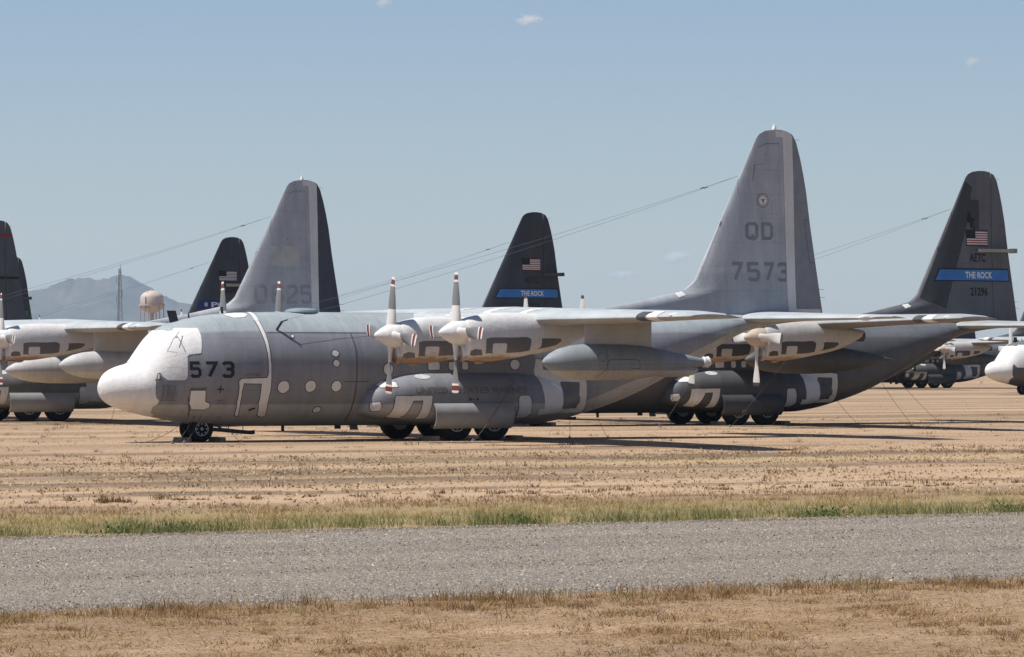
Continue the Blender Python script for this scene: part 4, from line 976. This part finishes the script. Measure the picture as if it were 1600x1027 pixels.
# ------------------------------------------------------------------ far things on the plain
def water_tower():
    D = 1800.0; k = D / 6742; X = (237.5 - 800) * k
    T = thing('water_tower', 'tan ball-shaped water tower on legs before the mountains', 'water tower', None, (X, D, 0))
    M['tower'] = plain('tower_tan_paint', (0.47, 0.40, 0.345), 0.6, 0.08, .2); M['tsteel'] = plain('tower_leg_paint', (0.42, 0.33, 0.28), 0.6, 0.12, .3)
    z0, z1, r = 21.6, 31.2, 4.85
    put('tank', mesh('tank', lathe([(z0, .9), (z0 + .25, 1.8), (z0 + .9, 3.2), (z0 + 1.8, 4.2), (z0 + 2.9, 4.75), (z0 + 3.6, r), (z0 + 6.6, r), (z0 + 7.6, 4.5), (z0 + 8.6, 3.4), (z0 + 9.2, 2.0), (z1 - .1, .8), (z1, .05)], 'z', 28)), 'tower', T)
    put('walkway', mesh('walkway', lathe([(z0 + 3.1, r), (z0 + 3.1, r + .55), (z0 + 3.9, r + .55), (z0 + 3.9, r + .50), (z0 + 3.25, r + .50), (z0 + 3.25, r)], 'z', 28)), 'tsteel', T)
    put('riser_pipe', mesh('riser', lathe([(0, .85), (z0 + .3, .85)], 'z', 14)), 'tsteel', T)
    put('finial', mesh('finial', tube([(0, 0, z1 - .1), (0, 0, z1 + .7)], .3, 6)), 'tsteel', T)
    for q in range(6):
        a = q * math.pi / 3 + .25
        put('leg', mesh('leg', tube([(5.6 * math.cos(a), 5.6 * math.sin(a), 0), (r * math.cos(a), r * math.sin(a), z0 + 3.5)], .26, 6)), 'tsteel', T)
    put('ladder', mesh('ladder', tube([(-2.3, -4.35, z0 + 1), (-2.3, -4.45, z0 + 6.5), (-1.5, -2.8, z0 + 8.9)], .12, 5)), 'dgrey', T)
water_tower()
def mast():
    D = 1500.0; X = (187 - 800) * D / 6742
    T = thing('lattice_mast', 'thin steel lattice radio mast in front of the mountains', 'radio mast', None, (X, D, 0))
    H, r0, r1 = 34.0, 1.45, .45
    def pt(k, t): a = k * 2 * math.pi / 3 + .4; r = r0 + (r1 - r0) * t; return Vector((r * math.cos(a), r * math.sin(a), H * t))
    for k in range(3): put('leg', mesh('leg', tube([pt(k, 0), pt(k, 1)], .085, 5)), 'cable', T)
    n = 16
    for k in range(3):
        br = []
        for i in range(n):
            a, b = i / n, (i + 1) / n
            br += [tube([pt(k, a), pt((k + 1) % 3, b)], .055, 4), tube([pt(k, b), pt((k + 1) % 3, b)], .05, 4)]
        put('bracing', mesh('bracing', join(*br)), 'cable', T)
    for i, (x, z, h) in enumerate(((.3, 31.5, 4.0), (-.35, 31, 2.8), (.9, 24, 2.6), (-1.1, 22.5, 2.4), (-1.1, 29, 2.2))):
        put('antenna', mesh('antenna', join(tube([(x, 0, z), (x, 0, z + h)], .10, 5), tube([(0, 0, z + .4), (x, 0, z + .4)], .05, 4))), 'strut', T)
mast()
def hut():
    D = 600.0; k = D / 6742; X = (150 - 800) * k
    T = thing('pump_house', 'small tan building whose roof vent shows over the left wing', 'building', None, (X, D, 0))
    M['stucco'] = plain('stucco_tan', (0.40, 0.33, 0.26), 0.9, 0.1, 1)
    put('wall', mesh('wall', box(-2.6, 2.6, 0, 6, 0, 6.7), False), 'stucco', T)
    put('roof', mesh('roof', box(-2.8, 2.8, -.2, 6.2, 6.702, 6.95), False), 'pylon', T)
    v = put('vent', mesh('vent', box(-.30, .30, 2.5, 3.1, 6.952, 7.55), False), 'pylon', T)
    put('vent_cap', mesh('vent_cap', box(-.42, .42, 2.38, 3.22, 7.552, 7.72), False), 'stencil_white', v)
    put('door', mesh('door', box(-.6, .6, -.04, -.003, 0, 2.2), False), 'grey', T)
hut()

# ------------------------------------------------------------------ grass, weeds (uncountable)
def grass_mat(name, stops):
    m = NT(name, 0.75, 0, 0.15)
    at = m.n('ShaderNodeAttribute'); at.attribute_name = 'tint'
    cr = m.n('ShaderNodeValToRGB'); m.l(at.outputs['Fac'], cr.inputs[0]); e = cr.color_ramp.elements
    e[0].position, e[0].color = stops[0][0], (*stops[0][1], 1); e[1].position, e[1].color = stops[-1][0], (*stops[-1][1], 1)
    for p, c in stops[1:-1]: x = e.new(p); x.color = (*c, 1)
    m.col(cr.outputs[0]); m.b.inputs['Subsurface Weight'].default_value = 0.0
    tr = m.n('ShaderNodeBsdfTranslucent'); m.l(cr.outputs[0], tr.inputs[0]); mx = m.n('ShaderNodeMixShader'); mx.inputs[0].default_value = 0.3
    out = [n for n in m.t.nodes if n.type == 'OUTPUT_MATERIAL'][0]
    m.l(m.b.outputs[0], mx.inputs[1]); m.l(tr.outputs[0], mx.inputs[2]); m.l(mx.outputs[0], out.inputs[0])
    return m.m
M['grass'] = grass_mat('verge_grass', [(0, (0.05, 0.115, 0.025)), (.25, (0.15, 0.18, 0.07)), (.5, (0.28, 0.26, 0.11)), (.72, (0.40, 0.335, 0.145)), (1, (0.44, 0.30, 0.14))])
M['dry'] = grass_mat('dry_grass', [(0, (0.12, 0.075, 0.04)), (.4, (0.28, 0.168, 0.072)), (.75, (0.41, 0.275, 0.13)), (1, (0.56, 0.45, 0.28))])
M['stone'] = grass_mat('loose_stone_chips', [(0, (0.045, 0.042, 0.038)), (.3, (0.172, 0.148, 0.120)), (.65, (0.335, 0.285, 0.226)), (1, (0.60, 0.525, 0.425))])
def blades(name, base, h, lean, wid, tint, mat, label_kind='stuff'):
    """base (n,3), h (n), lean (n,2) tip offset, wid (n), tint (n): bent tapering blades of three triangles"""
    n = len(base); ang = rng.uniform(0, 2 * np.pi, n)
    side = np.stack([np.cos(ang), np.sin(ang), np.zeros(n)], 1) * (wid / 2)[:, None]
    mid = base + np.stack([lean[:, 0] * .35, lean[:, 1] * .35, h * .58], 1); tip = base + np.stack([lean[:, 0], lean[:, 1], h], 1)
    V = np.stack([base - side, base + side, mid - side * .75, mid + side * .75, tip], 1).reshape(-1, 3)
    k = (np.arange(n) * 5)[:, None, None]
    F = (np.array([[0, 1, 3], [0, 3, 2], [2, 3, 4]])[None] + k).reshape(-1)
    me = bpy.data.meshes.new(name); me.vertices.add(len(V)); me.vertices.foreach_set('co', V.astype(np.float32).ravel())
    nt = n * 3; me.loops.add(nt * 3); me.loops.foreach_set('vertex_index', F.astype(np.int32))
    me.polygons.add(nt); me.polygons.foreach_set('loop_start', np.arange(0, nt * 3, 3, dtype=np.int32)); me.polygons.foreach_set('loop_total', np.full(nt, 3, np.int32))
    me.update(); me.validate()
    at = me.attributes.new('tint', 'FLOAT', 'POINT'); at.data.foreach_set('value', np.repeat(tint, 5).astype(np.float32))
    me.materials.append(None)
    return put(name, me, mat)
def scatter(p0, p1, q0, q1, n, spread, per, dens_fn=None):
    """clump centres in road coordinates, then stems around each"""
    p = rng.uniform(p0, p1, n); q = rng.uniform(q0, q1, n)
    if dens_fn is not None:
        keep = rng.uniform(0, 1, n) < dens_fn(p, q); p, q = p[keep], q[keep]
    n = len(p); size = rng.lognormal(0, .35, n)
    P = np.repeat(p, per) + rng.normal(0, 1, n * per) * np.repeat(size * spread, per)
    Q = np.repeat(q, per) + rng.normal(0, 1, n * per) * np.repeat(size * spread, per)
    return P, Q, np.repeat(size, per), np.repeat(rng.uniform(0, 1, n), per)
def wob(p, s=1.0): return np.sin(p * .55 * s) * .5 + np.sin(p * 1.37 * s + 1.3) * .3 + np.sin(p * 3.1 * s + .4) * .25
def xyz(P, Q, z=0.0): return np.stack([P * CR - Q * SR, P * SR + Q * CR, np.full(len(P), z)], 1)
PM0, PM1 = 8, 88
# green verge on the far side of the road
def dg(p, q):
    edge = Q_FAR + .30 + .40 * wob(p, 1.3); far = 73.2 + 1.6 * wob(p + 5, .7)
    clump = .5 + .5 * np.sin(p * 2.1 + 1.5 * np.sin(q * 1.3)) * np.sin(q * 1.9 + p * .7)
    front = np.exp(-((q - edge - .5) / .8) ** 2) * (.5 + .5 * np.sin(p * 3.3 + 2 * np.sin(p * .7)))
    return np.clip((q - edge) / .25, 0, 1) * np.clip((far - q) / 2.0, 0, 1) * np.clip(.05 + .55 * clump ** 1.5 + front, 0, 1)
P, Q, S, T = scatter(PM0, PM1, 64.2, 76, 16500, .11, 22, dg)
n = len(P); d = (Q - Q_FAR); S = np.clip(S, .5, 1.5)
hh = (.13 + .12 * np.clip(1.3 - d / 2.0, 0, 1)) * S * rng.uniform(.45, 1.15, n)
tint = np.clip(.36 + .066 * d + .46 * (T - .5) + rng.normal(0, .12, n), 0, 1)
tag(blades('verge_grass', xyz(P, Q, -.03), hh, rng.normal(0, .115, (n, 2)), rng.uniform(.007, .015, n), tint, 'grass'), 'green and yellowing grass along the far edge of the gravel road', 'grass', None, 'stuff')
# bright green leafy weeds in the verge
wp = []
for pc, qc, r in ((33.2, 65.4, .55), (34.2, 65.5, .45), (47.9, 65.5, .55), (56.6, 65.6, .7), (57.7, 65.7, .5), (62, 65.5, .4), (41.0, 65.4, .3), (52.3, 65.6, .35)):
    m_ = int(420 * r); wp.append(np.stack([pc + rng.normal(0, r * .55, m_), qc + rng.normal(0, .22, m_), rng.uniform(.05, .2, m_)], 1))
wp = np.concatenate(wp); n = len(wp)
b = xyz(wp[:, 0], wp[:, 1]); b[:, 2] = wp[:, 2] * rng.uniform(0, 1, n)
tag(blades('leafy_weeds', b, rng.uniform(.02, .08, n), rng.normal(0, .06, (n, 2)), rng.uniform(.02, .045, n), rng.uniform(0, .2, n), 'grass'), 'low bright green leafy weeds at the road edge', 'weeds', None, 'stuff')
# dry brown grass beyond the green verge
def db(p, q):
    far = 79.5 + 1.6 * wob(p, .5); c = .5 + .5 * np.sin(p * 1.3 + q) * np.sin(q * 1.1 - p * .4)
    return np.clip((q - 72.5) / 1.5, 0, 1) * np.clip((far - q) / 4.0, 0, 1) * c
P, Q, S, T = scatter(PM0, PM1, 72, 82, 12000, .13, 12, db)
n = len(P); hh = .085 * np.clip(S, .5, 1.7) * rng.uniform(.4, 1.2, n)
tag(blades('dry_verge_grass', xyz(P, Q, -.03), hh, rng.normal(0, .07, (n, 2)), rng.uniform(.008, .016, n), np.clip(.55 + .5 * (T - .5) + rng.normal(0, .14, n), 0, 1), 'dry'), 'dry straw-brown grass behind the green verge', 'grass', None, 'stuff')
# sparse weeds over the field up to and past the aircraft
def df(p, q):
    band = .5 + .5 * np.sin(q * .42 + .8 * np.sin(p * .05 + q * .1)) * np.sin(q * .13 + 1)
    patch = .5 + .5 * np.sin(p * .23 + 1.7 * np.sin(q * .31)) * np.sin(p * .61 + q * .4)
    return np.clip(2.2 * band * patch ** 2 - .35, .012, 1)
P, Q, S, T = scatter(-10, 150, 77, 180, 62000, .20, 6, df)
n = len(P); S = np.clip(S, .4, 2.2); hh = .042 * S * rng.uniform(.3, 1.4, n)
tag(blades('field_weeds', xyz(P, Q, -.02), hh, rng.normal(0, .05, (n, 2)), rng.uniform(.014, .034, n), np.clip(.34 + .5 * (T - .5) + rng.normal(0, .17, n), 0, 1), 'dry'), 'low dry weeds dotted over the dirt field', 'weeds', None, 'stuff')
P, Q, S, T = scatter(-10, 150, 78, 180, 900, .11, 26, None)
n = len(P); S = np.clip(S, .5, 2.2); hh = .095 * S * rng.uniform(.3, 1.3, n)
tag(blades('dead_bushes', xyz(P, Q, -.02), hh, rng.normal(0, .12, (n, 2)), rng.uniform(.012, .024, n), np.clip(.15 + .5 * (T - .5) + rng.normal(0, .12, n), 0, 1), 'dry'), 'small dead bushes scattered over the dirt field', 'weeds', None, 'stuff')
# clods and cut stubble: relief of the field soil, one small facet each
def stubble(n):
    Y = np.sqrt(rng.uniform(86.0 ** 2, 300.0 ** 2, int(n * 1.6))); X = rng.uniform(-.155, .155, len(Y)) * Y
    Pq = X * CR + Y * SR; Qq = -X * SR + Y * CR
    band = .5 + .5 * np.sin(Qq * .9 + 1.2 * np.sin(Pq * .06)) * np.sin(Qq * .27 + .5 * np.sin(Pq * .11))
    pt_ = .5 + .5 * np.sin(Pq * .33 + 2 * np.sin(Qq * .5)) * np.sin(Pq * .91 + Qq * .8)
    keep = (rng.uniform(0, 1, len(Y)) < np.clip(.12 + 1.3 * band * (.35 + .65 * pt_), 0, 1)) & (Qq > 76); X, Y, Pq, Qq = X[keep][:n], Y[keep][:n], Pq[keep][:n], Qq[keep][:n]
    n = len(X); h = rng.lognormal(math.log(.012), .55, n); w = rng.uniform(.015, .05, n); a = rng.uniform(-.9, .9, n) - math.pi * 0
    c = np.stack([X, Y, np.full(n, -.035)], 1); d = np.stack([np.cos(a), np.sin(a), np.zeros(n)], 1) * w[:, None]
    V = np.stack([c - d, c + d, c + np.stack([rng.normal(0, .03, n), rng.uniform(-.02, .08, n), h + .035], 1)], 1).reshape(-1, 3)
    me = bpy.data.meshes.new('stubble'); me.vertices.add(n * 3); me.vertices.foreach_set('co', V.astype(np.float32).ravel())
    me.loops.add(n * 3); me.loops.foreach_set('vertex_index', np.arange(n * 3, dtype=np.int32)); me.polygons.add(n)
    me.polygons.foreach_set('loop_start', np.arange(0, n * 3, 3, dtype=np.int32)); me.polygons.foreach_set('loop_total', np.full(n, 3, np.int32)); me.update(); me.validate()
    at = me.attributes.new('tint', 'FLOAT', 'POINT'); at.data.foreach_set('value', np.repeat(np.clip(rng.normal(.70, .28, n), 0, 1), 3).astype(np.float32)); me.materials.append(None)
    return put('stubble', me, 'dry')
tag(stubble(80000), 'cut stubble and clods covering the dirt field', 'stubble', None, 'stuff')
# dark low clumps in a broken line where the mown strip ends
P = rng.uniform(8, 100, 150); Q = 81.0 + rng.normal(0, .55, 150); k_ = 40
S = np.clip(rng.lognormal(0, .4, 150), .5, 2); P = np.repeat(P, k_) + rng.normal(0, .09, 150 * k_) * np.repeat(S, k_); Q = np.repeat(Q, k_) + rng.normal(0, .09, 150 * k_) * np.repeat(S, k_)
n = len(P); hh = .085 * np.repeat(S, k_) * rng.uniform(.3, 1.2, n)
tag(blades('dark_weed_clumps', xyz(P, Q, -.03), hh, rng.normal(0, .05, (n, 2)), rng.uniform(.010, .022, n), np.clip(rng.normal(.08, .1, n), 0, 1), 'dry'), 'dark low weed clumps in a broken line beyond the verge', 'weeds', None, 'stuff')
# near verge: brown tufts along the road edge and thin straw on the bare soil
def dn(p, q):
    edge = Q_NEAR - .10 + .45 * wob(p + 2, 1.4); band = np.clip((edge - q) / .15, 0, 1) * np.clip((q - (edge - 2.6)) / 1.6, 0, 1)
    back = np.clip((edge - q) / .3, 0, 1) * np.clip(np.sin(p * 1.1 + q * 1.7) * np.sin(q * 2.3 - p * .5) + .15, .04, 1)
    return np.clip(band * np.clip(.10 + 1.1 * (.5 + .5 * np.sin(p * 2.6 + 1 + q) * np.sin(p * .9 + q * 1.5)) ** 2, 0, 1) + .30 * back, 0, 1)
P, Q, S, T = scatter(10, 54, 34, 46.3, 17000, .085, 30, dn)
n = len(P); S = np.clip(S ** 1.5, .3, 2.1); hh = (.035 + .055 * np.clip(1.2 - (Q_NEAR - Q) / 2.4, 0, 1)) * S * rng.uniform(.35, 1.25, n)
tag(blades('near_verge_grass', xyz(P, Q, -.03), hh + .03, rng.normal(0, .075, (n, 2)), rng.uniform(.005, .011, n), np.clip(.42 + .55 * (T - .5) + rng.normal(0, .16, n), 0, 1), 'dry'), 'brown dry tufts along the near edge of the gravel road', 'grass', None, 'stuff')
P, Q, S, T = scatter(8, 60, 44.0, 46.3, 700, .08, 18, lambda p, q: np.clip(np.sin(p * .8) * np.sin(p * 2.3) * 1.6, 0, 1))
n = len(P); hh = .11 * np.clip(S, .5, 1.6) * rng.uniform(.4, 1.2, n)
tag(blades('green_shoots', xyz(P, Q, -.02), hh, rng.normal(0, .04, (n, 2)), rng.uniform(.004, .008, n), np.clip(.35 + rng.normal(0, .12, n), 0, 1), 'grass'), 'thin green shoots among the brown tufts by the near road edge', 'grass', None, 'stuff')
P = rng.uniform(10, 56, 130000); Q = rng.uniform(32, 45.9, 130000); n = len(P)
tag(blades('loose_straw', xyz(P, Q, .0), rng.uniform(.004, .026, n), rng.normal(0, .07, (n, 2)), rng.uniform(.006, .016, n), np.clip(rng.normal(.40, .28, n), 0, 1), 'dry'), 'loose straw lying on the bare soil before the road', 'straw', None, 'stuff')
# stone chips on the road: faceted pieces standing a little proud of the surface
def chips(n):
    Y = np.sqrt(rng.uniform(46.0 ** 2, 90.0 ** 2, n * 3)); X = rng.uniform(-.165, .165, n * 3) * Y; Q = -X * SR + Y * CR
    ok = (Q > Q_NEAR + .1) & (Q < Q_FAR + .3); X, Y = X[ok][:n], Y[ok][:n]; n = len(X)
    c = np.stack([X, Y, np.full(n, .028)], 1); r = np.clip(rng.lognormal(math.log(.0100), .40, n), .005, .035)
    a = rng.uniform(0, 2 * np.pi, n); e = rng.uniform(.7, 1.3, (n, 4)) * r[:, None]; ht = r * rng.uniform(.45, 1.0, n)
    V = np.zeros((n, 5, 3))
    for k in range(4): V[:, k] = c + np.stack([np.cos(a + k * np.pi / 2) * e[:, k], np.sin(a + k * np.pi / 2) * e[:, k], np.full(n, -.004)], 1)
    V[:, 4] = c + np.stack([rng.normal(0, .35, n) * r, rng.normal(0, .35, n) * r, ht], 1)
    F = (np.array([[0, 1, 4], [1, 2, 4], [2, 3, 4], [3, 0, 4]])[None] + (np.arange(n) * 5)[:, None, None]).reshape(-1)
    me = bpy.data.meshes.new('stone_chips'); me.vertices.add(n * 5); me.vertices.foreach_set('co', V.astype(np.float32).ravel())
    nt = n * 4; me.loops.add(nt * 3); me.loops.foreach_set('vertex_index', F.astype(np.int32)); me.polygons.add(nt)
    me.polygons.foreach_set('loop_start', np.arange(0, nt * 3, 3, dtype=np.int32)); me.polygons.foreach_set('loop_total', np.full(nt, 3, np.int32)); me.update(); me.validate()
    at = me.attributes.new('tint', 'FLOAT', 'POINT'); at.data.foreach_set('value', np.repeat(np.clip(rng.normal(.48, .26, n) + .07 * np.sin((-X * SR + Y * CR) * 1.05) + .05 * np.sin((-X * SR + Y * CR) * 2.6 + 1), 0, 1), 5).astype(np.float32)); me.materials.append(None)
    return put('stone_chips', me, 'stone')
tag(chips(270000), 'loose stone chips covering the gravel road', 'gravel', None, 'stuff')

# ------------------------------------------------------------------ small clouds (beyond the haze) and the hazy air
def cloud_mat():
    m = bpy.data.materials.new('cloud_vapour'); m.use_nodes = True; t = m.node_tree; t.nodes.clear()
    out = t.nodes.new('ShaderNodeOutputMaterial'); pv = t.nodes.new('ShaderNodeVolumePrincipled')
    tc = t.nodes.new('ShaderNodeTexCoord'); nz = t.nodes.new('ShaderNodeTexNoise'); nz.inputs['Scale'].default_value = 1.6; nz.inputs['Detail'].default_value = 5
    t.links.new(tc.outputs['Object'], nz.inputs['Vector'])
    ln = t.nodes.new('ShaderNodeVectorMath'); ln.operation = 'LENGTH'; t.links.new(tc.outputs['Object'], ln.inputs[0])
    sub = t.nodes.new('ShaderNodeMath'); sub.operation = 'SUBTRACT'; t.links.new(nz.outputs['Fac'], sub.inputs[0])
    sc = t.nodes.new('ShaderNodeMath'); sc.operation = 'MULTIPLY'; t.links.new(ln.outputs['Value'], sc.inputs[0]); sc.inputs[1].default_value = .45
    t.links.new(sc.outputs[0], sub.inputs[1])
    mr = t.nodes.new('ShaderNodeMapRange'); t.links.new(sub.outputs[0], mr.inputs[0]); mr.inputs[1].default_value = .12; mr.inputs[2].default_value = .5; mr.inputs[3].default_value = 0; mr.inputs[4].default_value = .042
    t.links.new(mr.outputs[0], pv.inputs['Density']); pv.inputs['Color'].default_value = (.98, .97, .96, 1); pv.inputs['Anisotropy'].default_value = .3
    t.links.new(pv.outputs[0], out.inputs['Volume']); return m
M['cloud'] = cloud_mat()
CLM = None
for u, v_, w, h, lab in ((826, 31, 25, 11, 'small bright cloud near the top centre of the sky'), (599, 4, 14, 11, 'cloud scrap cut by the top frame edge'), (1056, 401, 27, 14, 'faint low cloud left of the tall numbered fin'), (1519, 97, 14, 12, 'wispy cloud at upper right'), (972, 428, 26, 8, 'faintest low cloud scrap above the nearest wing')):
    D = 16800.0; k = D / 6742
    bm = bmesh.new(); bmesh.ops.create_icosphere(bm, subdivisions=3, radius=1.0); me = bpy.data.meshes.new('cloud'); bm.to_mesh(me); bm.free(); me.materials.append(None)
    o = put('cloud', me, 'cloud', None, ((u - 800) * k, D, CAM_H + (559.5 - v_) * k)); o.scale = (w * k, w * k * .8, h * k)
    o.rotation_euler = (0, 0, .4)
    tag(o, lab, 'cloud', 'small clouds')
hm = bpy.data.materials.new('haze'); hm.use_nodes = True; hm.node_tree.nodes.clear()
ho = hm.node_tree.nodes.new('ShaderNodeOutputMaterial'); hv = hm.node_tree.nodes.new('ShaderNodeVolumePrincipled')
hv.inputs['Color'].default_value = (.56, .775, 1.0, 1); hv.inputs['Density'].default_value = 4.3e-5; hv.inputs['Anisotropy'].default_value = .2
hm.node_tree.links.new(hv.outputs[0], ho.inputs['Volume'])
tag(put('haze', mesh('haze', box(-GX - 50, GX + 50, -GX - 50, GX + 50, -3.5, 330), False), hm), kind='stuff')
